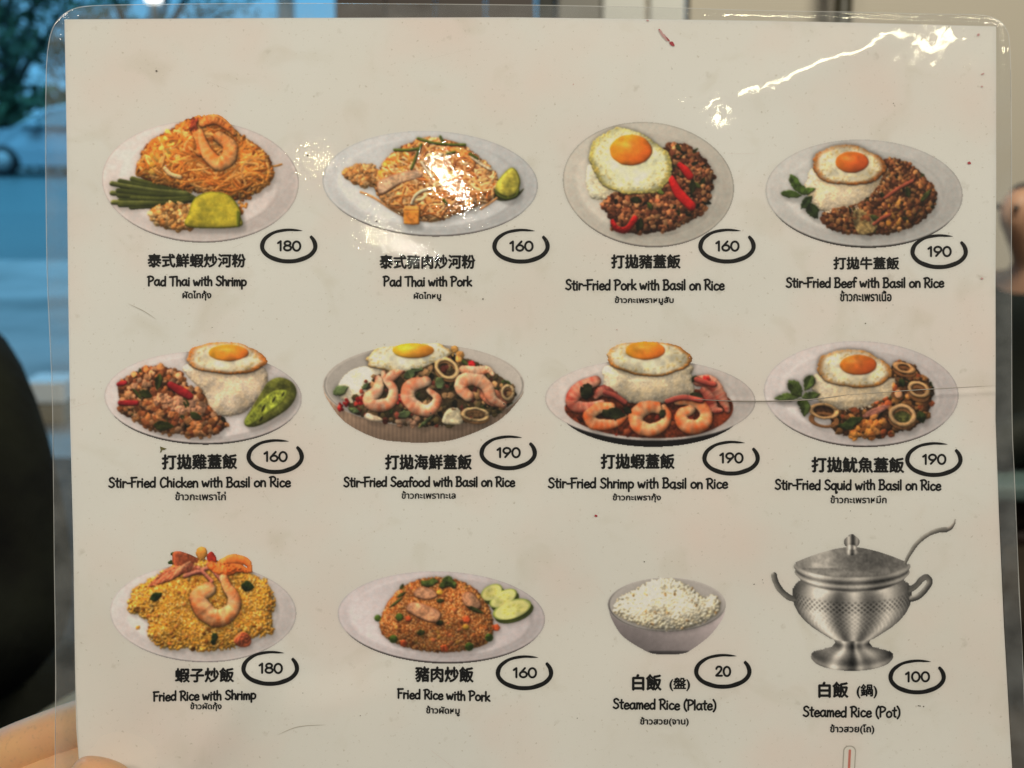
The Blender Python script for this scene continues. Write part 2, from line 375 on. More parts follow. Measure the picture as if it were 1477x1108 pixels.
def dish_pad_thai_shrimp():
    p = Pic((144, 164, 436, 354), 130, 150, 3.694, 11)
    p.plate(588, 412, 526, 322, (206, 190, 178), .80, 2)
    N = p.new('noodle_heap')
    P = p.heap([(250, 370), (262, 300), (310, 210), (420, 140), (520, 82), (640, 65), (720, 95), (800, 165), (900, 230), (960, 300), (975, 390), (900, 465), (800, 510), (690, 500), (560, 470), (440, 450), (310, 410)], 90, 190, (120, 58, 18), N)
    cs = [(196, 120, 42), (184, 104, 34), (206, 134, 58), (164, 84, 26), (214, 150, 80), (176, 98, 30)]
    p.noodles(P, 640, 7.2, cs, N, (90, 260), .42)
    p.crumbs(P, 60, (6, 14), [(214, 160, 70), (150, 80, 24), (226, 180, 110)], N)
    p.crumbs(np.array([(260, 330), (420, 160), (520, 210), (420, 330), (300, 390)]), 70, (10, 22), [(220, 170, 70), (200, 140, 40)], N)
    p.tube([(400, 345), (430, 375), (480, 390)], 11, 10, (226, 190, 140), p.new('bean_sprout'), lift=24)
    p.crumbs(np.array([(790, 500), (850, 500), (840, 540), (800, 590)]), 16, (8, 17), cs, N)
    p.tube([(900, 330), (980, 332), (1020, 322)], 5, 5, (200, 130, 50), N, lift=3)
    s = p.new('shrimp'); p.tube([(548, 120), (580, 200), (585, 260)], 20, 18, (214, 100, 30), s, (236, 150, 70), 3, .2, 34)
    p.shrimp([(690, 178), (742, 222), (738, 285), (690, 316), (638, 282), (604, 215), (588, 150)], 38, s, (236, 166, 96), (222, 118, 42), 6, 44, ((552, 110), -80))
    s = p.new('shrimp'); p.shrimp([(600, 105), (660, 80), (720, 110), (770, 160)], 26, s, (226, 150, 70), (190, 92, 30), 5, 30)
    c = p.new('chive_bundle')
    for q in range(13):
        t = q / 12; y0 = 400 + 150 * t; x0 = [220, 150, 115, 160][q % 4] + p.rng.uniform(-8, 14)
        col = [(96, 100, 38), (70, 76, 30), (124, 126, 60), (84, 88, 34)][q % 4]
        p.tube([(x0, y0), ((x0 + 560) / 2, (y0 + 470 + 40 * t) / 2 + 8), (560 - 60 * (1 - t), 470 + 38 * t)], 13, 9, col, c, (54, 60, 26), gloss=.15, lift=14 + 3 * (q % 3), mound=False)
    n = p.new('peanut_pile'); Q = p.heap([(320, 580), (360, 530), (450, 512), (530, 540), (590, 600), (560, 660), (450, 670), (350, 640)], 34, 70, (170, 105, 45), n)
    p.crumbs(Q, 190, (9, 20), [(222, 168, 96), (206, 146, 74), (186, 120, 54), (232, 186, 120)], n)
    l = p.new('lime_wedge')
    p.area([(522, 655), (528, 575), (560, 500), (650, 466), (740, 485), (795, 555), (802, 600), (790, 656)], 30, (188, 172, 44), l, 40, True, .12, 50, .16, edge=(120, 122, 20), ew=12)
    p.area([(780, 560), (803, 590), (796, 655), (780, 657)], 20, (110, 116, 24), l, 8, False, .1, 66)
    return p.shade()

def dish_pad_thai_pork():
    p = Pic((462, 184, 780, 346), 450, 150, 3.694, 12)
    p.plate(630, 422, 575, 278, (192, 186, 178), .84, 2, 8)
    N = p.new('noodle_heap')
    P = p.heap([(335, 400), (370, 330), (430, 260), (560, 190), (650, 180), (800, 222), (900, 290), (985, 380), (965, 500), (850, 560), (660, 625), (560, 605), (450, 580), (380, 520), (340, 470)], 80, 200, (150, 86, 40), N)
    cs = [(212, 142, 78), (224, 164, 104), (198, 122, 58), (180, 100, 44), (230, 184, 134)]
    p.noodles(P, 640, 6.2, cs, N, (70, 200), .4)
    p.crumbs(P, 180, (6, 13), [(228, 178, 112), (206, 140, 70), (170, 104, 50)], N)
    p.crumbs(np.array([(370, 340), (480, 250), (560, 290), (470, 360), (360, 380)]), 60, (9, 18), [(218, 150, 60), (204, 130, 44)], N)
    for q in ([(260, 470), (330, 500), (420, 560)], [(420, 560), (520, 610), (640, 625)], [(900, 560), (960, 520), (985, 500)]): p.tube(q, 6, 6, (212, 150, 90), N, lift=4)
    n = p.new('peanut_pile'); Q = p.heap([(160, 370), (230, 325), (320, 322), (350, 370), (340, 430), (270, 440), (200, 405)], 34, 60, (190, 124, 64), n)
    p.crumbs(Q, 150, (8, 16), [(216, 154, 88), (202, 132, 66), (226, 174, 112)], n)
    s = p.new('pork_slice'); p.area([(350, 470), (352, 415), (420, 380), (520, 352), (592, 358), (580, 395), (470, 430), (380, 482)], 22, (200, 164, 134), s, 16, True, .15, 78, .3, edge=(160, 104, 70), ew=14)
    for q, u in (((486, 545), (575, 645)), ((818, 512), (862, 560))):
        t = p.new('tofu_cube'); (x0, y0), (x1, y1) = q, u; w = x1 - x0
        p.area([(x0, y0 + .25 * w), (x0 + .1 * w, y0), (x1 - .05 * w, y0), (x1, y0 + .25 * w)], 8, (226, 160, 74), t, 6, False, .1, 86)
        p.area([(x0, y0 + .25 * w), (x1, y0 + .25 * w), (x1 - .03 * w, y1 - 4), (x0 + .6 * w, y1), (x0 + .04 * w, y1 - 6)], 14, (206, 130, 44), t, 10, False, .1, 80, .3)
    for q in ([(530, 530), (550, 490), (590, 462), (645, 450)], [(585, 312), (610, 350), (640, 390)], [(850, 280), (900, 320), (955, 350)], [(640, 290), (690, 270)]):
        p.tube(q, 8, 8, (236, 214, 180), p.new('bean_sprout'), lift=24)
    c = p.new('chive_garnish')
    for q in ([(565, 184), (640, 206), (720, 215), (815, 218)], [(582, 215), (560, 270), (530, 345)], [(684, 175), (700, 210)], [(440, 245), (520, 245), (575, 235)], [(720, 265), (760, 255)], [(700, 510), (716, 530)], [(840, 265), (880, 290)]):
        p.tube(q, 7, 6, (100, 112, 36), c, (70, 84, 26), lift=34)
    l = p.new('lime_wedge')
    p.area([(955, 480), (1000, 470), (1080, 480), (1130, 450), (1090, 500), (1020, 518), (970, 505)], 4, (60, 62, 30), l, 10, True, 0, 2, .1)
    p.area([(975, 452), (990, 410), (1050, 345), (1085, 350), (1108, 400), (1104, 450), (1075, 488), (1040, 496), (1000, 480)], 26, (190, 178, 66), l, 30, True, .12, 26, .25, edge=(122, 124, 28), ew=10)
    p.area([(972, 455), (1000, 482), (1040, 497), (1078, 488), (1104, 450), (1096, 490), (1040, 512), (985, 490)], 10, (84, 92, 24), l, 8, True, .1, 40)
    return p.shade(amb=.5)

def minced(p, P, n, rr, cols, dark, i, nd, ndr=(14, 28)):
    p.crumbs(P, n, rr, cols, i, .12, .9)
    for (x, y) in p.inside(P, nd):
        p.leaf(x, y, p.rng.uniform(*ndr) * 2.2, p.rng.uniform(*ndr), p.rng.random() * 180, dark[p.rng.integers(len(dark))], i, p.rng.uniform(2, 10))

def dish_pork_basil():
    p = Pic((806, 170, 1064, 362), 790, 150, 3.694, 13)
    p.plate(537, 428, 458, 330, (188, 177, 160), .82, 6, 6, edge=.7)
    r = p.new('rice_mound'); p.rice([(205, 400), (225, 320), (330, 300), (480, 420), (450, 490), (350, 505), (245, 505), (215, 460)], (214, 208, 188), r, 40, 70, 420, 18, 8)
    m = p.new('minced_pork')
    P = p.heap([(632, 230), (680, 208), (750, 225), (830, 290), (885, 380), (865, 490), (830, 570), (745, 630), (640, 680), (570, 680), (480, 690), (350, 670), (330, 600), (285, 540), (350, 478), (450, 470), (560, 455), (630, 400), (655, 330)], 60, 110, (66, 34, 22), m)
    minced(p, P, 800, (8, 19), [(168, 104, 62), (146, 82, 48), (118, 62, 38), (186, 128, 80), (98, 50, 32)], [(34, 36, 24), (50, 60, 26), (28, 26, 20)], m, 26)
    for q, rad in (([(655, 395), (695, 470), (740, 520), (765, 545)], 27), ([(705, 325), (735, 355), (757, 385)], 22), ([(345, 625), (370, 665), (420, 668), (465, 610)], 17)):
        p.tube(q, rad, rad * .8, (206, 28, 26), p.new('chilli_slice'), (168, 14, 18), gloss=.3, lift=24, taper=(.7, 1, .9))
    for q in ((470, 512, 70, 34, 10), (488, 645, 80, 40, 100), (545, 545, 50, 26, 60), (770, 440, 90, 34, 95), (800, 435, 46, 24, 40), (600, 470, 50, 26, 20)):
        p.leaf(*q, (40, 48, 22) if q[2] > 60 else (84, 104, 38), p.new('basil_leaf'), 20)
    a, b = p.new('fried_egg'), p.new('egg_yolk')
    p.egg(440, 312, 228, 168, 442, 246, 112, 82, (222, 220, 190), (176, 164, 92), (232, 132, 32), a, b, 60, .14, .05, 20, 2.)
    return p.shade()

def dish_beef_basil():
    p = Pic((1100, 197, 1394, 364), 1090, 150, 3.694, 14)
    p.plate(578, 474, 526, 284, (186, 178, 167), .80, 2, 10, (48, 42, 38))
    m = p.new('minced_beef')
    P = p.heap([(690, 300), (790, 305), (880, 370), (955, 460), (955, 545), (860, 640), (700, 692), (560, 690), (430, 680), (360, 630), (380, 560), (600, 470)], 54, 100, (70, 36, 20), m)
    minced(p, P, 800, (7, 16), [(156, 96, 50), (134, 76, 40), (108, 58, 32), (178, 120, 66), (92, 48, 28)], [(46, 50, 24), (62, 70, 30), (40, 34, 22)], m, 26, (10, 22))
    p.crumbs(np.array([(700, 500), (840, 490), (830, 640), (700, 660)]), 30, (10, 18), [(204, 140, 60), (186, 120, 40)], m)
    r = p.new('rice_mound')
    p.rice([(305, 340), (280, 400), (262, 450), (320, 555), (420, 580), (540, 570), (640, 500), (700, 420), (690, 320), (500, 250)], (216, 202, 182), r, 70, 150, 900, 15, 7)
    p.area([(515, 585), (560, 560), (610, 590), (650, 640), (620, 688), (545, 690)], 6, (140, 116, 72), p.new('sauce_pool'), 20, True, .1, 58, .7)
    for q in ([(690, 500), (760, 450), (835, 410)], [(630, 640), (670, 610), (715, 590)]): p.tube(q, 9, 8, (158, 74, 52), p.new('chilli_strip'), lift=26)
    for q in ((905, 490, 90, 26, -50), (810, 470, 60, 34, 80), (640, 610, 70, 30, 30)): p.leaf(*q, (66, 80, 34), p.new('basil_leaf'), 22)
    b = p.new('basil_sprig')
    for q in ((212, 425, 110, 52, 62), (190, 482, 120, 40, 6), (275, 465, 90, 34, -18), (240, 455, 60, 44, 80)): p.leaf(*q, (84, 122, 42), b, 30)
    for q in ((270, 525, 90, 44, 130), (305, 570, 100, 60, 60)): p.leaf(*q, (52, 78, 34), b, 34)
    a, y = p.new('fried_egg'), p.new('egg_yolk')
    p.egg(495, 328, 196, 106, 512, 310, 88, 56, (216, 206, 182), (156, 92, 38), (218, 106, 34), a, y, 92, .16, .05, 4, 1.)
    p.area([(390, 300), (400, 320), (440, 370), (420, 350)], 5, (244, 240, 226), a, 5, True, .2, 112)
    return p.shade()

def dish_chicken_basil():
    p = Pic((146, 488, 442, 644), 130, 470, 4.262, 15)
    p.plate(695, 440, 608, 282, (202, 188, 178), .88, 1, 10, (34, 28, 26))
    m = p.new('chopped_chicken')
    P = p.heap([(170, 370), (200, 330), (280, 285), (380, 252), (470, 255), (560, 295), (600, 370), (690, 400), (730, 490), (830, 570), (835, 625), (740, 675), (560, 668), (400, 645), (300, 590), (195, 535), (182, 430)], 66, 120, (84, 44, 24), m)
    minced(p, P, 520, (11, 29), [(196, 128, 72), (178, 106, 54), (190, 130, 84), (142, 76, 38), (194, 138, 98), (120, 60, 32)], [(58, 60, 24), (40, 38, 22), (70, 82, 34)], m, 20, (16, 30))
    p.crumbs(np.array([(380, 420), (560, 450), (720, 470), (700, 540), (420, 500)]), 26, (26, 42), [(204, 146, 112), (192, 134, 98)], m)
    for q, rad in (([(495, 365), (550, 395), (612, 432)], 28), ([(185, 475), (285, 475)], 18), ([(175, 360), (215, 350)], 16)):
        p.tube(q, rad, rad * .7, (166, 32, 36), p.new('chilli_slice'), (130, 18, 26), gloss=.3, lift=34, taper=(.8, 1, .8))
    for q in ((420, 345, 110, 46, 100), (450, 615, 130, 60, 5), (650, 555, 90, 40, 30), (590, 480, 80, 30, 70), (290, 420, 100, 20, 50), (340, 420, 90, 50, 20)):
        p.leaf(*q, (62, 74, 28), p.new('basil_leaf'), 24)
    r = p.new('rice_mound')
    p.rice([(592, 240), (590, 300), (690, 400), (730, 500), (770, 545), (860, 556), (960, 525), (1040, 440), (1090, 360), (1060, 250), (830, 200)], (212, 196, 180), r, 80, 180, 1500, 13, 6)
    c = p.new('cucumber_slice')
    p.area([(948, 590), (985, 520), (1040, 430), (1090, 350), (1165, 318), (1245, 350), (1268, 425), (1210, 515), (1060, 605), (975, 622)], 34, (98, 100, 36), c, 40, True, .15, 20, .4)
    p.area([(950, 590), (985, 535), (1060, 455), (1130, 400), (1210, 400), (1180, 470), (1060, 560), (975, 615)], 12, (142, 150, 50), c, 14, True, .2, 50, .5, edge=(130, 140, 40), ew=14)
    for q in ((1065, 505, 60, 14, -65), (1130, 450, 50, 12, -60), (1185, 420, 40, 12, -60), (1050, 570, 40, 14, -60)): p.leaf(*q, (66, 72, 26), c, 66)
    a, y = p.new('fried_egg'), p.new('egg_yolk')
    p.egg(836, 200, 246, 98, 850, 166, 122, 50, (226, 214, 192), (196, 116, 44), (232, 148, 40), a, y, 100, .17, .045, 3, .4)
    return p.shade()

def dish_seafood_basil():
    p = Pic((462, 488, 762, 644), 450, 470, 4.262, 16)
    i = p.new('bowl'); sl = np.s_[:, :]
    P = catmull([(300, 330), (66, 372), (67, 372), (68, 385), (92, 450), (200, 590), (390, 690), (560, 716), (720, 719), (900, 694), (1140, 590), (1280, 450), (1305, 385), (1306, 372), (1307, 372), (1000, 330)], 6, True)
    d = p.sd(sl, P); t = np.clip((p.Y - 420) / 300, 0, 1); xx = (p.X - 690) / 620
    c = np.array([194, 156, 124.]) * (1 - .42 * t - .28 * np.clip(xx - .1, 0, 1) + .06 * (p.n2 - .5) + .05 * np.sin(p.X / 4))[..., None]
    p.put(sl, d > 0, np.full(d.shape, -2.), c, i, flat=True)
    x, y = p.ell(sl, 687, 365, 620, 252); r = np.hypot(x, y)
    c = np.array([204, 190, 174.]) * (1 - .16 * (r < .965) * (.4 + .6 * (x < 0)) - .42 * np.clip(1 - np.abs(r - .982) / .012, 0, 1) * (.5 + .5 * (y > -.2)) + .03 * (p.n2 - .5))[..., None]
    p.put(sl, r < 1, np.zeros(r.shape), c, i, flat=True)
    r_ = p.new('rice_mound'); p.rice([(150, 400), (220, 290), (330, 250), (450, 280), (420, 440), (330, 520), (220, 480)], (222, 214, 200), r_, 40, 90, 420, 16, 8)
    g = p.new('stir_fried_greens')
    Q = p.heap([(240, 520), (310, 360), (420, 270), (560, 250), (740, 200), (900, 190), (1040, 240), (1180, 330), (1245, 420), (1200, 500), (1060, 560), (860, 608), (640, 612), (430, 585)], 46, 120, (78, 60, 38), g)
    minced(p, Q, 340, (12, 28), [(96, 80, 46), (146, 108, 66), (70, 58, 36), (176, 132, 88), (130, 58, 44)], [(48, 56, 26), (66, 84, 36), (30, 30, 20)], g, 60, (18, 34))
    for pts, rr in (([(420, 330), (400, 400), (350, 450), (390, 490), (480, 470), (500, 390), (450, 330), (440, 290)], 38),
                    ([(700, 345), (610, 370), (590, 440), (640, 500), (720, 520), (770, 450), (720, 400)], 42),
                    ([(960, 430), (920, 390), (930, 340), (1000, 325), (1070, 370), (1110, 450), (1180, 490)], 42),
                    ([(930, 270), (1010, 280), (1080, 270), (1110, 300)], 30), ([(460, 330), (520, 290), (560, 270)], 30)):
        s = p.new('shrimp'); p.shrimp(pts, rr, s, (228, 190, 158), (208, 120, 84), 6, 36)
    p.area([(1040, 380), (1150, 400), (1200, 480), (1120, 500), (1040, 450)], 14, (176, 104, 76), p.new('shrimp'), 20, True, .2, 62, .5)
    for q in ((830, 262, 84, 62, 35, .34, (226, 200, 156), None), (1005, 545, 88, 44, 5, .34, (224, 200, 160), (110, 80, 50)), (1205, 410, 42, 52, 0, .4, (206, 184, 150), None)):
        p.ring(*q[:6], 14, q[6], p.new('squid_ring'), 44, q[7], 16)
    p.area([(805, 600), (815, 540), (850, 505), (900, 508), (925, 560), (915, 605)], 20, (220, 204, 172), p.new('squid_slice'), 24, True, .15, 46, .3)
    p.area([(320, 560), (350, 535), (430, 570), (420, 590), (350, 580)], 16, (220, 196, 170), p.new('squid_slice'), 14, True, .15, 40, .3)
    p.crumbs(np.array([(520, 590), (640, 560), (680, 590), (640, 610), (540, 608)]), 14, (16, 26), [(208, 170, 138), (190, 140, 110)], g)
    p.crumbs(np.array([(850, 190), (880, 140), (930, 180), (900, 210)]), 14, (14, 24), [(214, 160, 84), (196, 140, 70)], g)
    for x, y, rr in ((190, 482, 40), (290, 465, 32), (665, 355, 22), (530, 450, 26), (985, 235, 22)):
        p.crumbs(np.array([(x - rr, y - rr * .6), (x + rr, y - rr * .8), (x + rr * .9, y + rr * .6), (x - rr * .5, y + rr)]), 12, (9, 17), [(196, 30, 32), (220, 64, 50), (160, 20, 24)], p.new('chopped_chilli'), .3, lift=(16, 24))
    for q in ((175, 398, 105, 60, -25), (640, 255, 90, 56, 20), (785, 352, 60, 100, 0), (570, 545, 90, 50, -20), (600, 300, 60, 80, 60), (330, 370, 60, 26, -40), (260, 520, 80, 34, 20), (700, 590, 130, 22, -40)):
        p.leaf(*q, (104, 132, 78), p.new('basil_leaf'), 40)
    a, y = p.new('fried_egg'), p.new('egg_yolk')
    p.egg(590, 192, 262, 82, 622, 152, 128, 46, (228, 222, 204), (214, 178, 120), (226, 166, 44), a, y, 66, .08, .09, -6, 2.6)
    return p.shade()

def dish_shrimp_basil():
    p = Pic((782, 484, 1094, 648), 770, 470, 4.262, 17)
    p.plate(716, 456, 648, 250, (196, 182, 170), .83, 1, 40, (22, 18, 18))
    s_ = p.new('red_sauce'); p.area([(190, 500), (300, 400), (500, 360), (900, 380), (1150, 420), (1225, 490), (1180, 590), (1000, 670), (720, 690), (450, 660), (260, 590)], 4, (112, 44, 22), s_, 20, True, .25, 1, .7)
    p.crumbs(np.array([(230, 520), (500, 470), (900, 470), (1100, 560), (900, 670), (500, 670), (300, 600)]), 60, (10, 24), [(150, 66, 34), (96, 32, 18), (130, 40, 26)], s_, .3)
    for pts, rr, c in (([(380, 340), (290, 380), (240, 440), (250, 490), (330, 500), (420, 470)], 40, 0), ([(500, 410), (420, 400), (380, 440)], 34, 1),
                       ([(470, 500), (395, 505), (345, 545), (360, 595), (430, 608), (510, 596), (560, 560)], 38, 2), ([(770, 505), (700, 500), (632, 545), (640, 612), (715, 640), (790, 612), (822, 555), (800, 500)], 44, 2),
                       ([(960, 515), (910, 545), (925, 605), (1000, 622), (1055, 580), (1050, 515), (985, 468), (880, 470)], 42, 2), ([(1010, 340), (1090, 350), (1140, 420), (1180, 490), (1190, 520)], 40, 0), ([(1050, 400), (1080, 440), (1110, 510), (1150, 520)], 34, 1)):
        c1, c2 = [((214, 150, 124), (176, 70, 52)), ((206, 130, 104), (150, 50, 40)), ((232, 176, 128), (222, 104, 46))][c]
        p.shrimp(pts, rr, p.new('shrimp'), c1, c2, 6, 24)
    r = p.new('rice_mound'); p.rice([(442, 250), (430, 330), (425, 385), (480, 440), (600, 475), (720, 482), (850, 465), (950, 430), (988, 400), (970, 300), (965, 240), (700, 200)], (206, 194, 176), r, 80, 200, 1500, 13, 6)
    for pts in ([(440, 410), (500, 430), (560, 470)], [(820, 465), (920, 440), (1030, 460)], [(1000, 330), (1060, 350), (1110, 360)]): p.tube(pts, 16, 12, (186, 84, 68), p.new('onion_strip'), (150, 54, 48), lift=84, mound=False, gloss=.2)
    p.crumbs(np.array([(1035, 320), (1085, 315), (1070, 335)]), 8, (10, 18), [(196, 40, 36)], p.new('chopped_chilli'), .3, lift=(60, 66))
    for q in ((325, 395, 90, 80, 40), (320, 420, 70, 60, 0), (500, 540, 130, 70, 10), (440, 540, 60, 50, 60), (1000, 430, 90, 40, 20), (575, 520, 60, 40, 30), (790, 540, 40, 80, 10), (985, 325, 50, 30, -50)):
        p.leaf(*q, (50, 58, 30), p.new('basil_leaf'), 56)
    a, y = p.new('fried_egg'), p.new('egg_yolk')
    p.egg(708, 200, 262, 106, 685, 152, 122, 56, (206, 198, 178), (184, 120, 50), (224, 138, 34), a, y, 100, .12, .045, 2, 3.1)
    return p.shade()

def dish_squid_basil():
    p = Pic((1097, 486, 1388, 649), 1080, 470, 4.262, 18)
    p.plate(692, 416, 600, 322, (196, 183, 174), .82, 2, 9, (50, 40, 36))
    g = p.new('stir_fried_greens')
    Q = p.heap([(540, 520), (700, 480), (860, 420), (880, 240), (980, 230), (1060, 300), (1130, 380), (1110, 520), (1060, 590), (900, 660), (720, 685), (560, 665), (510, 610)], 44, 90, (62, 40, 24), g)
    minced(p, Q, 300, (12, 26), [(150, 96, 48), (110, 64, 34), (186, 122, 60), (84, 52, 30), (170, 80, 40)], [(44, 50, 24), (60, 72, 30), (34, 30, 20)], g, 36, (14, 30))
    p.crumbs(np.array([(700, 590), (800, 570), (880, 640), (840, 680), (600, 680), (560, 630)]), 22, (18, 34), [(214, 140, 56), (196, 112, 44)], g)
    p.area([(700, 550), (760, 510), (850, 480), (870, 500), (800, 540), (720, 565)], 14, (160, 100, 84), p.new('onion_strip'), 12, True, .2, 50, .4)
    r = p.new('rice_mound'); p.rice([(405, 300), (388, 360), (400, 430), (470, 490), (570, 522), (700, 512), (800, 485), (870, 440), (915, 360), (880, 300), (640, 230)], (216, 202, 182), r, 76, 170, 1300, 13, 6)
    for q in ((462, 525, 95, 48, 8, .34, (222, 184, 138), (80, 50, 30), 54), (945, 550, 88, 70, 10, .36, (226, 190, 146), (92, 94, 44), 20), (1045, 392, 72, 50, 22, .4, (216, 180, 136), (100, 64, 36), 26), (955, 258, 74, 34, 15, .5, (212, 166, 116), (96, 60, 34), 24)):
        p.ring(*q[:6], 14, q[6], p.new('squid_ring'), 56, q[7], q[8])
    p.blob(920, 420, 24, 28, 0, 18, (206, 150, 108), g, lift=40)
    b = p.new('basil_sprig')
    for q in ((285, 385, 130, 80, 50), (368, 350, 110, 62, 115), (245, 438, 180, 50, -6), (345, 505, 110, 60, 95), (380, 430, 120, 50, -10), (330, 480, 80, 50, 40)): p.leaf(*q, (92, 122, 52), b, 84)
    for q in ((640, 590, 130, 60, -20), (600, 620, 110, 40, 10), (1060, 560, 80, 60, 70), (940, 350, 60, 40, 70)): p.leaf(*q, (58, 78, 34), p.new('basil_leaf'), 34)
    a, y = p.new('fried_egg'), p.new('egg_yolk')
    p.egg(645, 266, 232, 116, 672, 240, 112, 62, (220, 210, 190), (184, 124, 60), (222, 116, 38), a, y, 92, .15, .05, 6, .8)
    return p.shade()

def dish_fried_rice_shrimp():
    p = Pic((154, 782, 434, 958), 130, 770, 4.103, 19)
    p.plate(670, 466, 552, 290, (204, 190, 180), .80, 1, 5, (110, 100, 98), edge=.85)
    r = p.new('fried_rice')
    P = p.heap([(225, 450), (255, 330), (350, 280), (480, 190), (620, 150), (780, 170), (960, 240), (1040, 290), (1095, 400), (1070, 500), (1080, 585), (980, 610), (880, 665), (700, 692), (560, 680), (440, 680), (350, 610), (340, 520), (280, 480)], 96, 240, (206, 146, 44), r, rough=14)
    cs = [(234, 176, 58), (226, 162, 44), (240, 192, 92), (214, 138, 36), (242, 204, 120), (228, 150, 62)]
    p.grains(P, 3400, 17, 7.5, cs, r, .08, (-3, 6), .34); p.crumbs(P, 120, (8, 15), [(214, 130, 50), (226, 176, 90), (180, 104, 24)], r)
    for x, y, dx, dy in ((430, 665, 20, 10), (285, 555, 14, 6), (360, 270, 20, 10), (1030, 275, 16, 10)): p.crumbs(np.array([(x - dx, y - dy), (x + dx, y - dy), (x + dx, y + dy), (x - dx, y + dy)]), 6, (7, 12), cs, r)
    h = p.new('shrimp_head')
    for q in range(9):
        y = q * 15; p.tube([(350 + q * 14, 300 - y * .3 + 10), (480, 235 + q * 6 - 20), (650 - q * 8, 190 - y * .45 + 40)], 20, 16, [(196, 116, 70), (170, 80, 50), (214, 148, 100)][q % 3], h, (138, 62, 42), gloss=.25, lift=4 + q * 2, taper=(.4, 1, .8))
    p.area([(490, 115), (540, 105), (640, 150), (600, 200), (500, 190)], 20, (176, 84, 48), h, 16, True, .2, 30, .4)
    for q in ([(640, 200), (680, 240), (720, 280)], [(700, 180), (740, 230), (780, 280)], [(560, 250), (620, 230), (700, 200)]): p.tube(q, 12, 10, (206, 130, 100), h, (160, 80, 70), gloss=.2, lift=26)
    s = p.new('shrimp'); p.shrimp([(720, 190), (790, 215), (870, 200), (930, 220)], 34, s, (226, 122, 46), (206, 88, 26), 5, 26)
    p.shrimp([(780, 170), (850, 150), (930, 170), (950, 220)], 28, s, (232, 140, 60), (214, 92, 30), 5, 30)
    s = p.new('shrimp'); p.shrimp([(700, 330), (640, 370), (680, 460), (760, 500), (840, 450), (850, 380), (810, 310), (790, 260)], 48, s, (234, 180, 126), (214, 120, 60), 7, 34, taper=(.9, 1.15, 1.1, .8, .5))
    p.area([(615, 350), (680, 290), (740, 320), (720, 390), (650, 400)], 16, (216, 140, 86), s, 20, True, .2, 66, .4)
    p.blob(660, 115, 34, 40, 0, 26, (220, 150, 60), p.new('garlic_clove'), .3, .2, 16)
    p.area([(690, 130), (720, 105), (750, 150), (730, 190), (700, 170)], 12, (190, 50, 34), p.new('tomato_piece'), 10, True, .2, 18, .2)
    p.area([(850, 630), (900, 580), (950, 610), (945, 660), (890, 670)], 16, (206, 96, 54), p.new('tomato_piece'), 12, True, .2, 14, .3, mound=True)
    for q in ((930, 310, 80, 60, 10), (390, 370, 80, 50, -25), (738, 610, 40, 60, 0), (730, 640, 40, 30, 60), (485, 168, 60, 26, -10), (495, 120, 30, 40, 80)):
        p.leaf(*q, (56, 84, 34), p.new('spring_onion'), 22)
    return p.shade()

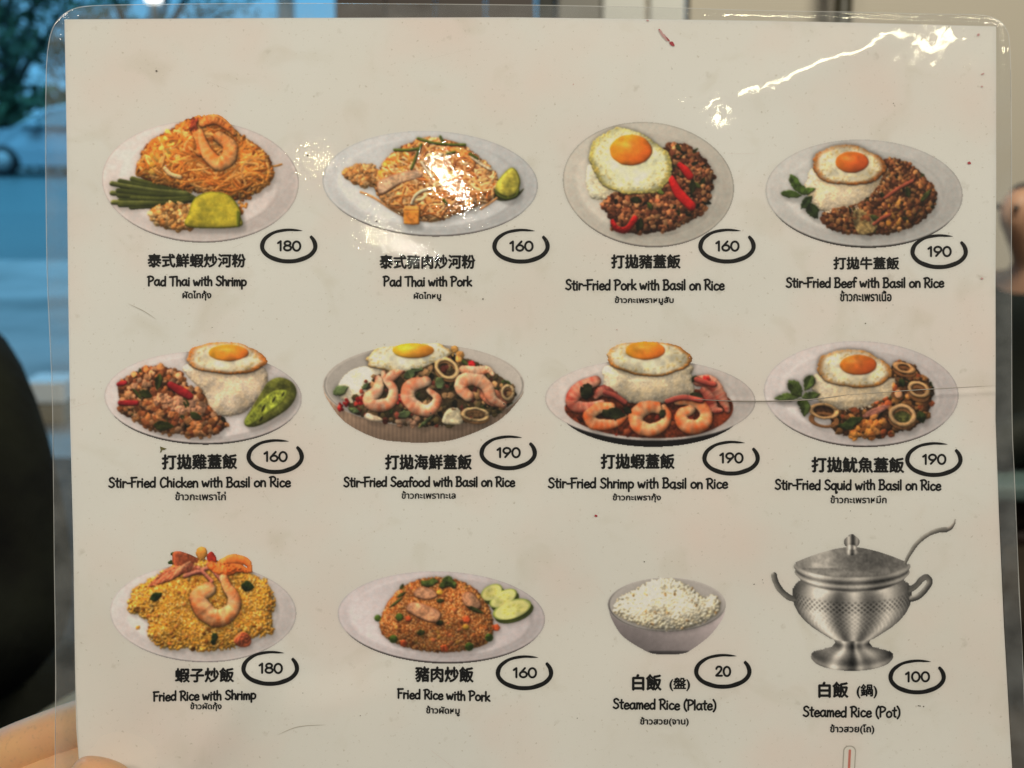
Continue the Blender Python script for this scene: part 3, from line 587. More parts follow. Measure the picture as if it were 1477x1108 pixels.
def dish_fried_rice_pork():
    p = Pic((483, 820, 790, 960), 460, 800, 4.22, 20)
    p.plate(746, 378, 632, 276, (196, 182, 175), .87, 2, 10, (44, 36, 34))
    r = p.new('fried_rice')
    P = p.heap([(368, 440), (400, 330), (470, 230), (560, 170), (700, 138), (860, 160), (960, 220), (1030, 310), (1060, 420), (1040, 520), (920, 575), (760, 594), (580, 575), (430, 520)], 150, 300, (160, 88, 36), r, rough=5)
    cs = [(210, 138, 70), (196, 120, 52), (220, 156, 88), (178, 100, 40), (224, 168, 104)]
    p.grains(P, 3400, 16, 7, cs, r, .08, (-3, 5), .34); p.crumbs(P, 90, (8, 15), [(150, 80, 36), (214, 150, 60), (176, 96, 50)], r)
    for q in ([(575, 230), (620, 195), (700, 215), (720, 255), (660, 275), (590, 260)], [(530, 330), (560, 290), (640, 300), (740, 350), (720, 410), (650, 405), (560, 360)], [(870, 240), (930, 230), (985, 290), (975, 330), (890, 310)]):
        p.area(q, 14, (196, 142, 106), p.new('pork_chunk'), 14, True, .15, 10, .35, mound=True, edge=(150, 92, 60), ew=12)
    for x, y, a in ((358, 387, 20), (490, 380, 23), (453, 514, 25), (1036, 505, 25), (915, 560, 26)): p.blob(x, y, a, a, 0, a * .9, (78, 104, 34), p.new('pea'), 0, .25, 12)
    for x, y, a in ((516, 540, 25), (765, 572, 26), (545, 390, 22), (1080, 445, 25), (900, 395, 26)):
        p.area([(x - a, y - a * .6), (x + a * .3, y - a * .9), (x + a, y), (x + a * .5, y + a * .8), (x - a * .7, y + a * .7)], 12, (222, 92, 40), p.new('carrot_cube'), 8, False, .15, 14, .15, mound=True)
    for x, y in ((735, 230), (895, 440)): p.blob(x, y, 20, 16, 0, 12, (226, 170, 50), p.new('corn_kernel'), .3, .2, 10)
    c = p.new('cilantro')
    for q in ((790, 165, 90, 60, 20), (760, 185, 60, 40, -20), (815, 180, 60, 40, 60), (670, 175, 100, 40, -10), (700, 160, 60, 30, 10), (640, 175, 50, 30, 40)): p.leaf(*q, (86, 112, 44), c, 22)
    for q in ((470, 290, 110, 16, -38), (500, 245, 70, 18, -30), (740, 280, 50, 24, 0), (620, 475, 40, 50, 80), (735, 415, 34, 50, 80), (950, 335, 120, 26, 22), (505, 195, 40, 20, -60)): p.leaf(*q, (70, 84, 36), p.new('spring_onion'), 16)
    for cx, cy, a, b, an in ((1052, 232, 72, 46, -28), (1122, 268, 92, 46, -28), (1176, 335, 122, 58, -18)):
        q = p.new('cucumber_slice'); sl = np.s_[:, :]
        x, y = p.ell(sl, cx + 12, cy + 18, a, b, math.radians(an)); p.put(sl, np.hypot(x, y) < 1, np.full(x.shape, 6. + cx / 100), np.array([72, 82, 32.]), q)
        x, y = p.ell(sl, cx, cy, a, b, math.radians(an)); rr = np.hypot(x, y); k = np.clip((rr - .82) / .18, 0, 1)[..., None]
        seed = (np.clip(1 - np.abs(rr - .4) / .2, 0, 1) * (.5 + .5 * np.sin(np.arctan2(y, x) * 9)))[..., None]
        col = np.array([212, 206, 138.]) * (1 - k) + np.array([120, 138, 56.]) * k - seed * np.array([26, 20, 50.])
        p.put(sl, rr < 1, 14. + cx / 60 + 4 * np.sqrt(np.clip(1 - rr * rr, 0, 1)), col, q, .1)
    return p.shade()

def dish_steamed_rice_bowl():
    p = Pic((873, 828, 1052, 948), 840, 810, 4.433, 21)
    i = p.new('bowl'); sl = np.s_[:, :]
    P = catmull([(300, 260), (162, 276), (163, 276), (165, 290), (188, 370), (260, 480), (400, 570), (470, 593), (560, 597), (640, 590), (690, 570), (810, 480), (896, 370), (918, 290), (919, 276), (920, 276), (800, 260)], 6, True)
    d = p.sd(sl, P); t = np.clip((p.Y - 340) / 260, 0, 1); xx = (p.X - 540) / 380
    c = np.array([176, 160, 154.]) * (1 - .30 * t + .16 * np.clip(xx, -.4, 1) - .12 * np.clip(-xx, 0, 1) + .04 * (p.n2 - .5))[..., None]
    c = np.where(((p.Y > 572) & (np.abs(p.X - 560) < 135))[..., None], c * .55, c)
    p.put(sl, d > 0, np.full(d.shape, -2.), c, i, flat=True)
    x, y = p.ell(sl, 541, 276, 379, 173); r = np.hypot(x, y)
    c = np.array([198, 186, 174.]) * (1 - .10 * (r < .96) - .78 * np.clip(1 - np.abs(r - .978) / .018, 0, 1) * np.clip(.6 + .8 * y - .3 * x, .12, 1))[..., None]
    p.put(sl, r < 1, np.zeros(r.shape), c, i, flat=True)
    m = p.new('steamed_rice')
    Q = p.heap([(205, 320), (230, 240), (330, 190), (430, 130), (540, 112), (640, 135), (720, 190), (790, 230), (850, 215), (880, 280), (850, 340), (720, 410), (560, 436), (400, 415), (270, 365)], 80, 170, (222, 204, 172), m, rough=12, tex=.15)
    p.grains(Q, 1500, 26, 11, [(240, 232, 214), (232, 222, 202), (246, 240, 226)], m, .06, (-3, 5), .3, .5)
    for (x, y) in p.inside(Q, 15): p.crumbs(np.array([(x - 10, y - 12), (x + 10, y - 8), (x + 8, y + 12), (x - 8, y + 10)]), 2, (6, 11), [(184, 146, 100), (200, 166, 120)], m, lift=(3, 6))
    return p.shade(amb=.5)

def dish_steamed_rice_pot():
    p = Pic((1110, 745, 1382, 972), 1090, 730, 2.931, 22)
    sl = np.s_[:, :]
    def lathe(name, rows, streaks, z, tex=None, tilt=0):
        """rows: (v, half width, sag of the visible edge); a turned metal piece seen from slightly above"""
        i = p.new(name); cx = 408
        vv = np.linspace(rows[0][0], rows[-1][0], 160); rv = [q[0] for q in rows]
        wv = np.interp(vv, rv, [q[1] for q in rows]); sv = np.interp(vv, rv, [q[2] for q in rows])
        yy = np.zeros_like(p.Y); w2 = np.full(p.Y.shape, -1.)
        for j in range(p.W):                                            # solve each column for the profile height seen there
            xj = abs(p.X[0, j] - cx); ok = wv > xj
            if ok.sum() < 2: continue
            yv = vv[ok] + sv[ok] * np.sqrt(1 - (xj / wv[ok]) ** 2); yv = np.maximum.accumulate(yv)
            col = p.Y[:, j]; vj = np.interp(col, yv, vv[ok], left=-1e4, right=-1e4)
            yy[:, j] = vj; w2[:, j] = np.where(vj > -1e3, np.interp(vj, vv, wv), -1)
        m = np.abs(p.X - cx) < w2
        x = np.clip((p.X - cx) / np.maximum(w2, 1), -1, 1)
        g = streaks(x, yy) + (p.n0 - .5) * 20 + (p.n1 - .5) * 16
        if tex is not None: g = tex(x, yy, g)
        c = np.clip(g, 8, 230)[..., None] * np.array([1, .965, .90])
        p.put(sl, m, np.full(m.shape, z), c, i, flat=True); return i
    G = lambda x, c, w: np.exp(-((x - c) / w) ** 2)
    lathe('pedestal', [(548, 100, 14), (562, 80, 14), (576, 72, 14), (590, 84, 20), (600, 130, 36), (608, 158, 46), (618, 172, 54), (636, 175, 56), (644, 168, 54)],
          lambda x, y: 92 + 100 * G(x, -.45, .16) + 60 * G(x, .2, .1) + 50 * G(x, .62, .16) - 60 * G(x, 0, .12) + 26 * np.sin(y / 5.5) - 40 * G(x, 1, .12), 1.)
    def net(x, y, g):
        a = np.arcsin(np.clip(x, -1, 1)) * 19; b = y / 12
        l = np.minimum(np.abs(((a + b) % 2) - 1), np.abs(((a - b) % 2) - 1)); band = np.clip((y - 345) / 20, 0, 1) * np.clip((540 - y) / 60, 0, 1)
        dk = np.clip((y - 340) / 10, 0, 1) * np.clip((410 - y) / 20, 0, 1)
        return g * (1 - .34 * dk * (l > .35)) + band * (30 * (l < .22) - 20 * (l > .5) * (.4 + .6 * dk))
    lathe('bowl_body', [(262, 205, 66), (300, 214, 66), (320, 236, 64), (345, 252, 62), (380, 253, 58), (415, 246, 52), (450, 228, 44), (480, 203, 36), (510, 168, 28), (535, 130, 22), (556, 98, 16)],
          lambda x, y: 112 + 92 * G(x, -.6, .2) + 60 * G(x, .05, .12) + 60 * G(x, .62, .14) - 34 * G(x, .3, .14) - 46 * G(x, -.25, .12) - 60 * G(np.abs(x), 1, .12) + 30 * G(y, 300, 24) - 36 * G(y, 262, 16), 2., net)
    lathe('lid', [(175, 20, 4), (190, 70, 22), (205, 130, 40), (222, 190, 54), (240, 244, 64), (252, 248, 68), (264, 240, 70), (277, 244, 70), (288, 232, 70), (300, 210, 66)],
          lambda x, y: 92 + 84 * G(x, -.62, .24) + 40 * G(x, .1, .2) - 24 * G(x, .45, .2) + 20 * G(x, .8, .1) + np.where(y > 236, 48 * np.sin((y - 236) / 4.6), 10), 3.)
    x, y = p.ell(sl, 404, 236, 236, 66); r = np.hypot(x, y)
    g = 104 + 64 * G(x, -.55, .3) * (y < .4) + 26 * G(y, .7, .3) - 26 * G(x, .35, .4) + (p.n1 - .5) * 30 + (p.n2 - .5) * 26
    dome = (p.Y > 172 + 66 * np.abs((p.X - 404) / 236) ** 1.6)
    p.put(sl, (r < 1) & dome, np.full(r.shape, 4.), np.clip(g, 8, 230)[..., None] * np.array([1, .965, .9]), p.names.index('lid'), flat=True)
    k = p.new('lid_knob')
    for cx, cy, a, b, g0 in ((404, 196, 30, 12, 110), (404, 178, 22, 14, 150), (406, 152, 34, 27, 96), (406, 130, 16, 12, 70)):
        x, y = p.ell(sl, cx, cy, a, b); r = np.hypot(x, y)
        g = g0 + 110 * np.exp(-((x + .35) / .25) ** 2) - 60 * np.exp(-((x - .1) / .3) ** 2) + 60 * np.exp(-((x - .6) / .2) ** 2) - 40 * np.clip(y, 0, 1)
        p.put(sl, r < 1, np.full(r.shape, 5.), np.clip(g, 12, 235)[..., None] * np.array([1, .965, .9]), k, flat=True)
    for pts in ([(160, 392), (138, 385), (105, 355), (84, 318), (78, 292)], [(662, 392), (690, 380), (720, 350), (736, 320), (722, 300), (700, 312), (680, 335), (655, 352)]):
        h = p.new('side_handle'); p.tube(pts, 13, 13, (128, 124, 114), h, (44, 42, 38), gloss=.9, lift=6, mound=False)
    l = p.new('ladle'); p.tube([(632, 240), (650, 205), (680, 160), (725, 122), (770, 104), (805, 100)], 10, 10, (120, 116, 106), l, (80, 76, 68), gloss=.4, lift=6, mound=False, taper=(.7, 1, 1, 1.2))
    p.tube([(790, 102), (820, 95), (838, 75), (843, 58)], 9, 8, (170, 160, 146), l, (60, 56, 50), gloss=.3, lift=8, mound=False, taper=(1.2, 1, .4))
    p.shade(amb=.55, k=.4, warm=False); p.rgb = np.clip((122 + (p.rgb - 108) * .98) * np.array([1.02, .985, .92]), 3, 236)
    return p
DISHES = [dish_pad_thai_shrimp, dish_pad_thai_pork, dish_pork_basil, dish_beef_basil, dish_chicken_basil, dish_seafood_basil,
          dish_shrimp_basil, dish_squid_basil, dish_fried_rice_shrimp, dish_fried_rice_pork, dish_steamed_rice_bowl, dish_steamed_rice_pot]
# ================================================================ the place behind the menu
MAT = {}
def M_(name, *a, **k):
    MAT[name] = material(name, *a, **k); return MAT[name]
def plane(name, x0, y0, x1, y1, z, mat, n=1):
    xs = np.linspace(x0, x1, n + 1); ys = np.linspace(y0, y1, n + 1); X, Y = np.meshgrid(xs, ys)
    V = np.stack([X.ravel(), Y.ravel(), np.full(X.size, z)], 1); i = np.arange(n * (n + 1)).reshape(n, n + 1)[:, :-1].ravel()
    o = link(name, grid_mesh(name, V, np.stack([i, i + 1, i + n + 2, i + n + 1], 1)), mat, None, False); o['kind'] = 'structure'; return o
plane('floor', -3.5, -3, 5, 5.6, 0, M_('floor', (.030, .022, .016), .8, .1, noise=(3, (.045, .032, .022), .2)), 6)
plane('pavement', -12, 5.62, 6, 13.3, -.004, M_('pavement', (.26, .27, .27), .7, .2, noise=(.8, (.60, .60, .60), .16)), 4)
plane('street', -60, 13.3, 50, 90, -.10, M_('street', (.085, .15, .17), .34, .6, noise=(.4, (.11, .19, .21), .25)), 4)
def sky_bm(bm):
    n = 24; rows = []
    for k in range(n + 1):
        a = rad(-65 + 130 * k / n); rows.append([bm.verts.new((110 * math.sin(a), 110 * math.cos(a) - 10, z)) for z in (-6, 20, 55)])
    for a, b in zip(rows, rows[1:]):
        for j in (0, 1): bm.faces.new((a[j], b[j], b[j + 1], a[j + 1]))
sky_m = bpy.data.materials.new('sky'); sky_m.use_nodes = True; nt = sky_m.node_tree; nt.nodes.clear()
e_ = nt.nodes.new('ShaderNodeEmission'); o_ = nt.nodes.new('ShaderNodeOutputMaterial'); nz = nt.nodes.new('ShaderNodeTexNoise'); rp = nt.nodes.new('ShaderNodeValToRGB')
nz.inputs['Scale'].default_value = .05; rp.color_ramp.elements[0].color = (.09, .40, .70, 1); rp.color_ramp.elements[1].color = (.18, .50, .80, 1)
tcs = nt.nodes.new('ShaderNodeTexCoord'); nt.links.new(tcs.outputs['Object'], nz.inputs['Vector']); nt.links.new(nz.outputs['Fac'], rp.inputs['Fac']); nt.links.new(rp.outputs['Color'], e_.inputs['Color']); nt.links.new(e_.outputs[0], o_.inputs[0])
simple('sky', sky_bm, sky_m, smooth=True)['kind'] = 'structure'

# --- street: trees, hedge, car, lamp, added pale upright, box
leaf_m = M_('foliage', (.020, .060, .035), .6, noise=(6, (.045, .10, .05), .2)); bark_m = M_('bark', (.035, .035, .035), .8)
def tree(x, y, h, spread, seed, label):
    rg = random.Random(seed); t = thing(empty('street_tree', (x, y, -.1)), label, 'tree', 'trees across the street')
    J = {'a': (0, 0, 0, .20), 'b': (.05, 0, h * .22, .15)}; E = [('a', 'b')]; tips = []
    for k in range(5):
        a = k * 1.26 + rg.random() * .5; l = h * .25
        J['m%d' % k] = (.3 * spread * math.cos(a) * .5, .3 * spread * math.sin(a) * .5, h * (.36 + .06 * rg.random()), .10)
        J['n%d' % k] = (.5 * spread * math.cos(a), .5 * spread * math.sin(a), h * (.55 + .2 * rg.random()), .045)
        E += [('b', 'm%d' % k), ('m%d' % k, 'n%d' % k)]; tips += [J['n%d' % k][:3], J['m%d' % k][:3]]
    link('trunk', skin('trunk', J, E, 1), bark_m, t)
    V = []; F = []
    for c in range(75):                                # leaf clumps through the crown, gaps between them
        bx, by, bz = rg.choice(tips); cx, cy, cz = bx + rg.gauss(0, spread * .25), by + rg.gauss(0, spread * .25), bz + h * .12 + rg.gauss(0, h * .13)
        for q in range(60):
            p = Vector((cx + rg.gauss(0, .28), cy + rg.gauss(0, .28), cz + rg.gauss(0, .22))); d = Vector((rg.gauss(0, 1), rg.gauss(0, 1), rg.gauss(0, .6))).normalized(); e = d.orthogonal().normalized(); s_ = rg.uniform(.06, .13)
            i = len(V); V += [p - d * s_, p + e * s_ * .5, p + d * s_, p - e * s_ * .5]; F.append((i, i + 1, i + 2, i + 3))
    link('crown', grid_mesh('crown', V, F), leaf_m, t, False)
    return t
p = view(28, 140, 38); tree(p.x, 37.5, 6.4, 3.4, 4, 'dark tree with forked trunk behind the silver car')
p = view(-40, 140, 40); tree(p.x, 40, 7.2, 4.0, 9, 'dark tree partly outside the left edge of the photo')
p = view(215, 10, 36); tree(p.x, 36.5, 8.0, 3.6, 12, 'dark tree whose crown shows above the top left corner of the menu')
def hedge_bm(bm):
    rg = random.Random(5)
    for k in range(900):
        c = Vector((rg.uniform(-15.5, -9), rg.uniform(35, 36), rg.uniform(0, 1.75) ** 1)); s_ = rg.uniform(.12, .25); d = Vector((rg.gauss(0, 1), rg.gauss(0, 1), rg.gauss(0, 1))).normalized(); e = d.orthogonal().normalized()
        bm.faces.new([bm.verts.new(c + d * s_), bm.verts.new(c + e * s_ * .7), bm.verts.new(c - d * s_), bm.verts.new(c - e * s_ * .7)])
thing(simple('hedge', hedge_bm, leaf_m), 'low dark clipped hedge behind the silver car', 'hedge')

paint_m = M_('car_paint', (.30, .40, .46), .25, .6); glass_m = M_('car_glass', (.03, .07, .09), .12); tyre_m = M_('tyre', (.012, .014, .016), .8); rim_m = M_('rim', (.30, .34, .36), .6)
cp = view(22, 246, 33); car = thing(empty('parked_car', (cp.x, cp.y, -.1)), 'silver parked car seen from the side beyond the wet street', 'car')
def car_body(bm):                                      # side outline, nose to the left, narrowed towards the roof
    P = [(-.92, .32), (-.95, .55), (-.85, .78), (-.2, .94), (.25, 1.0), (.95, 1.40), (1.5, 1.50), (2.5, 1.46), (3.15, 1.08), (3.45, 1.0), (3.52, .7), (3.48, .34), (3.0, .24), (2.95, .42), (2.62, .60), (2.28, .42), (2.24, .22), (.40, .22), (.36, .42), (.02, .62), (-.33, .42), (-.38, .24)]
    L = []
    for yy, f in ((-.86, .0), (-.80, .06), (.80, .06), (.86, 0)):
        L.append([bm.verts.new((x, yy * (1 - .22 * max(0, z - .95) / .5) if z > .95 else yy, z)) for x, z in P])
    for a, b in zip(L, L[1:]):
        for k in range(len(P)): bm.faces.new((a[k], a[(k + 1) % len(P)], b[(k + 1) % len(P)], b[k]))
    bm.faces.new(L[0]); bm.faces.new(L[-1])
simple('body', car_body, paint_m, car)
def quadp(pts):
    def f(bm):
        a = [bm.verts.new(p) for p in pts]; b = [bm.verts.new((p[0], p[1] + .03, p[2])) for p in pts]; n = len(pts)
        bm.faces.new(a); bm.faces.new(b[::-1])
        for k in range(n): bm.faces.new((a[k], a[(k + 1) % n], b[(k + 1) % n], b[k]))
    return f
simple('window', quadp([(.42, -.865, 1.03), (1.0, -.735, 1.36), (1.48, -.70, 1.43), (1.48, -.865, 1.02)]), glass_m, car)
simple('window', quadp([(1.56, -.865, 1.02), (1.56, -.70, 1.43), (2.4, -.70, 1.40), (2.95, -.86, 1.06)]), glass_m, car)
simple('windscreen', quadp([(.28, -.60, 1.03), (.93, -.55, 1.40), (.93, .55, 1.40), (.28, .60, 1.03)]), glass_m, car)
simple('wing_mirror', lambda bm: box(bm, (.62, -1.06, 1.0), (.82, -.88, 1.14), .04), paint_m, car)
simple('headlight', lambda bm: box(bm, (-.93, -.84, .62), (-.70, -.60, .76), .03), rim_m, car)
for wx in (.02, 2.62):
    w = simple('wheel', lambda bm: lathe(bm, [(.2, -.11), (.30, -.11), (.325, -.07), (.325, .07), (.30, .11), (.2, .11)], 28, (wx, -.80, .325), 'Y'), tyre_m, car, True)
    def rim(bm):
        lathe(bm, [(.20, -.125), (.19, -.10), (.06, -.09), (.05, -.12)], 24, (wx, -.80, .325), 'Y')
        for k in range(5):
            a = k * 1.2566; c = Vector((wx + .11 * math.cos(a), -.915, .325 + .11 * math.sin(a))); box(bm, c - Vector((.03, .012, .03)), c + Vector((.03, .012, .03)), .008)
    simple('rim', rim, rim_m, w, True)
lp = view(221, -14, 12); sl = thing(empty('street_lamp', (lp.x, lp.y, -.1)), 'lit street lamp showing just above the top edge of the menu', 'lamp')
steel = M_('steel', (.10, .14, .16), .4, .5, .5)
simple('pole', lambda bm: lathe(bm, [(.05, 0), (.04, lp.z + .0)], 16), steel, sl, True)
simple('lamp_head', lambda bm: box(bm, (-.055, -.08, lp.z), (.055, .08, lp.z + .20), .03), M_('lamp_glow', (.9, .9, .85), .4, emit=((1, .95, .85), 2.2)), sl, True)
pp = view(412, 0, 12.5); sp = simple('post', lambda bm: lathe(bm, [(.075, -.1), (.07, 3.4), (.03, 3.45)], 20, (pp.x, pp.y, 0)), M_('pale_strip', (.62, .72, .74), .35), smooth=True)  # added pale upright, stands in for a bright strip of unknown source
thing(sp, 'pale round upright added for a bright strip outside the shop front', 'post')
bx = view(68, 588, 6.4); bb = thing(empty('foam_box', (bx.x, bx.y, -.004)), 'white foam box standing on the pavement beside the dark coat', 'box')
simple('tub', lambda bm: box(bm, (-.075, -.06, 0), (.085, .16, .085), .01), M_('box_tan', (.34, .30, .23), .7), bb)
simple('lid', lambda bm: box(bm, (-.085, -.07, .087), (.095, .17, .175), .015), M_('foam', (.85, .88, .88), .6), bb)

# --- back of the shop
def slab(name, x0, x1, z1, y, d, mat, label, cat, bev=.004, group=None, z0=.0):
    o = simple(name, lambda bm: box(bm, (x0, y, z0), (x1, y + d, z1), bev), mat); return thing(o, label, cat, group)
slab('wall', .56, 4.2, 2.8, 5.06, .14, M_('wall_paint', (.50, .45, .38), .7, noise=(1.2, (.55, .50, .42), .3)), 'plain beige wall at the back of the shop', 'wall', .0)
part = thing(empty('wooden_partition', (-.24, 5.05, 0)), 'dark brown wooden partition between the shop front and the black post', 'partition')
wood_m = M_('dark_wood', (.060, .046, .042), .6, noise=(2, (.085, .066, .060), .3))
for k in range(4): simple('board', lambda bm: box(bm, (-.316 + k * .158, 0, 0), (-.161 + k * .158, .06, 2.4), .004), wood_m, part)
slab('post', .079, .137, 2.4, 5.04, .07, M_('black_paint', (.008, .010, .006), .4), 'square black post beside the brown partition', 'post')
slab('cupboard', .14, .278, 2.2, 5.0, .4, M_('grey_paint', (.22, .21, .19), .5), 'narrow grey cupboard between the black post and the white doors', 'cupboard', .01)
wd = thing(empty('white_cabinet', (.41, 5.0, 0)), 'tall white cabinet with two narrow doors', 'cabinet'); white_m = M_('white_lacquer', (.66, .66, .63), .35)
simple('carcass', lambda bm: box(bm, (-.13, .025, 0), (.13, .44, 2.3), .004), MAT['wall_paint'], wd)
for a, b in ((-.128, .004), (.018, .128)): simple('door', lambda bm: box(bm, (a, 0, .05), (b, .022, 2.28), .006), white_m, wd)
pl = view(1199, 0, 4.9)
thing(simple('pole', lambda bm: lathe(bm, [(.029, 0), (.029, 2.4)], 20, (pl.x, 4.85, 0)), M_('bronze', (.030, .026, .014), .45), smooth=True), 'dark round pole standing before the beige wall', 'pole')

# --- table, stools and the two people
table = thing(empty('round_table', (-.035, 1.17, 0)), 'round khaki topped table behind the menu', 'table')
khaki = M_('khaki_laminate', (.33, .30, .20), .45, noise=(14, (.40, .36, .25), .25))
simple('table_top', lambda bm: lathe(bm, [(.36, .722), (.378, .728), (.38, .737), (.378, .746), (.37, .75)], 72), khaki, table, True)
simple('pedestal', lambda bm: lathe(bm, [(.25, .0), (.25, .02), (.05, .05), (.04, .7), (.12, .722)], 32), steel, table, True)
def stool(loc, h, label):
    t = thing(empty('stool', loc), label, 'stool', 'stools')
    simple('seat', lambda bm: lathe(bm, [(.16, h - .04), (.175, h - .03), (.175, h - .008), (.16, h)], 32), M_('stool_seat', (.05, .03, .025), .5), t, True)
    for k in range(4):
        a = .785 + k * 1.5708; c, s_ = math.cos(a), math.sin(a)
        simple('leg', lambda bm: box(bm, (c * .13 - .012, s_ * .13 - .012, 0), (c * .13 + .012, s_ * .13 + .012, h - .04), .003), steel, t)
skin_m = M_('skin', (.30, .165, .105), .5, .3, noise=(40, (.34, .19, .12), .3)); hair_m = M_('hair', (.006, .005, .005), .45, bump=(60, .004))
def seated(loc, rz, sc, label, coat_m, leg_m, pose, thick):
    r = thing(empty('person', loc, rz), label, 'person'); r.scale = (sc,) * 3
    B = {'pelvis': (0, .02, .52, .135, .11), 'belly': (0, .03, .70, .125, .10), 'chest': (0, .02, .90, .15, .11), 'collar': (0, .01, 1.04, .08), 'neck': (0, 0, 1.11, .052),
         'jaw': (0, -.035, 1.165, .058, .066), 'face': (0, -.03, 1.235, .076, .09), 'crown': (0, -.005, 1.31, .072, .08), 'nose': (0, -.118, 1.215, .013)}
    E = [('pelvis', 'belly'), ('belly', 'chest'), ('chest', 'collar'), ('collar', 'neck'), ('neck', 'jaw'), ('jaw', 'face'), ('face', 'crown'), ('face', 'nose')]
    for s_, n in ((-1, 'r'), (1, 'l')):
        el, wr, hd = pose[n]
        B.update({'shoulder' + n: (s_ * .17, .02, 1.005, .062), 'elbow' + n: (*el, .043), 'wrist' + n: (*wr, .029), 'palm' + n: (*hd, .036, .022), 'hip' + n: (s_ * .09, -.03, .52, .095), 'knee' + n: (s_ * .12, -.43, .53, .066), 'ankle' + n: (s_ * .12, -.42, .10, .042), 'toe' + n: (s_ * .13, -.55, .035, .035)})
        E += [('collar', 'shoulder' + n), ('shoulder' + n, 'elbow' + n), ('elbow' + n, 'wrist' + n), ('wrist' + n, 'palm' + n), ('pelvis', 'hip' + n), ('hip' + n, 'knee' + n), ('knee' + n, 'ankle' + n), ('ankle' + n, 'toe' + n)]
        d = (Vector(hd) - Vector(wr)).normalized(); sd = d.cross(Vector((0, 0, 1))).normalized()
        for k in range(4):
            o_ = Vector(hd) + sd * (k - 1.5) * .018; t_ = o_ + d * (.075 - .008 * abs(k - 1.4)); u_ = o_ + d * .045 + Vector((0, 0, .006))
            B['f%s%da' % (n, k)] = (*u_, .0095); B['f%s%db' % (n, k)] = (*(t_ - Vector((0, 0, .012))), .0075); E += [('palm' + n, 'f%s%da' % (n, k)), ('f%s%da' % (n, k), 'f%s%db' % (n, k))]
        th = Vector(wr) + d * .04 - sd * s_ * .05; B['t' + n] = (*th, .010); E += [('palm' + n, 't' + n)]
    link('body', skin('body', B, E, 2), skin_m, r)
    g = thick; N = ['pelvis', 'belly', 'chest', 'collar', 'shoulderl', 'elbowl', 'wristl', 'shoulderr', 'elbowr', 'wristr']
    Jc = {k: (*B[k][:3], B[k][3] + g, (B[k][4] if len(B[k]) > 4 else B[k][3]) + g) for k in N}
    Ec = [e for e in E if e[0] in N and e[1] in N]
    for s_, n in ((-1, 'r'), (1, 'l')): Jc['hem' + n] = (s_ * .37, -.03, .60, .13 + 1.8 * g); Ec.append(('pelvis', 'hem' + n))
    link('coat', skin('coat', Jc, Ec, 2), coat_m, r)
    N = ['pelvis', 'hipl', 'kneel', 'anklel', 'hipr', 'kneer', 'ankler']; Jt = {k: (B[k][0], B[k][1], B[k][2] - (.02 if k == 'pelvis' else 0), B[k][3] + .014) for k in N}
    link('trousers', skin('trousers', Jt, [e for e in E if e[0] in N and e[1] in N], 2), leg_m, r)
    H = {'a': (0, .035, 1.25, .088), 'b': (0, .012, 1.325, .084), 'c': (0, .06, 1.14, .07), 'd': (-.066, -.01, 1.26, .035), 'e': (.066, -.01, 1.26, .035)}
    link('hair', skin('hair', H, [('a', 'b'), ('a', 'c'), ('a', 'd'), ('a', 'e')], 2), hair_m, r)
    for s_ in (-1, 1): simple('eye', lambda bm: bmesh.ops.create_uvsphere(bm, u_segments=10, v_segments=8, radius=.009, matrix=Matrix.Translation((s_ * .03, -.106, 1.245))), hair_m, r, True)
    return r
coat_m = M_('black_coat', (.0045, .0045, .0045), .8, .1, noise=(5, (.020, .022, .013), .12), bump=(22, .006)); trou_m = M_('dark_trousers', (.030, .020, .014), .8)
seated((-.755, 1.60, 0), rad(-14), 1.0, 'person in a thick black coat across the table at the left edge', coat_m, M_('black_trousers', (.008, .008, .009), .8),
       {'l': ((.29, -.06, .74), (.16, -.34, .80), (.08, -.40, .79)), 'r': ((-.27, -.06, .76), (-.12, -.34, .80), (-.06, -.40, .79))}, .04)
stool((-.755, 1.62, 0), .44, 'dark stool under the person in the thick black coat')
seated((1.135, 3.42, 0), rad(-58), .84, 'person with black hair and black jacket seated by the right edge, hands on the lap', M_('black_jacket', (.006, .007, .006), .7, .2, noise=(6, (.012, .014, .009), .25)), trou_m,
       {'l': ((.25, -.10, .74), (.13, -.38, .64), (.06, -.47, .62)), 'r': ((-.25, -.10, .74), (-.13, -.38, .64), (-.05, -.47, .62))}, .03)
stool((1.16, 3.44, 0), .36, 'dark stool under the person with black hair')
tp = view(1475, 696, 3.2)
thing(simple('folder', lambda bm: box(bm, (tp.x - .17, tp.y - .10, tp.z - .016), (tp.x + .15, tp.y + .06, tp.z + .016), .008), M_('teal', (.07, .11, .105), .5)), 'narrow flat teal folder across the lap of the seated person at the right', 'folder')

# ================================================================ the laminated menu
SC = DIST * K                                          # metres per picture dot on the sheet
YB = 1420
menu = empty('laminated_menu'); menu.matrix_world = Matrix.Translation(MENU + UP * ((554 - YB) * SC)) @ Matrix((RIGHT, UP, -FWD)).transposed().to_4x4()
thing(menu, 'laminated paper menu sheet of Thai dishes with prices, held upright by a hand', 'menu')
rs = np.random.default_rng(3)
WAVES = [(rs.uniform(0, 6.28), rs.uniform(180, 420), rs.uniform(0, 6.28), rs.uniform(.000015, .00005)) for _ in range(7)]
def ridge(x, y, a, b, w, h):
    (ax, ay), (bx, by) = a, b; ex, ey = bx - ax, by - ay; L = math.hypot(ex, ey)
    t = ((x - ax) * ex + (y - ay) * ey) / L; n = (-(x - ax) * ey + (y - ay) * ex) / L
    fall = np.clip(t / 60, 0, 1) * np.clip((L - t) / 60, 0, 1); fall = fall * fall * (3 - 2 * fall)
    return h * np.exp(-(n / w) ** 2) * fall
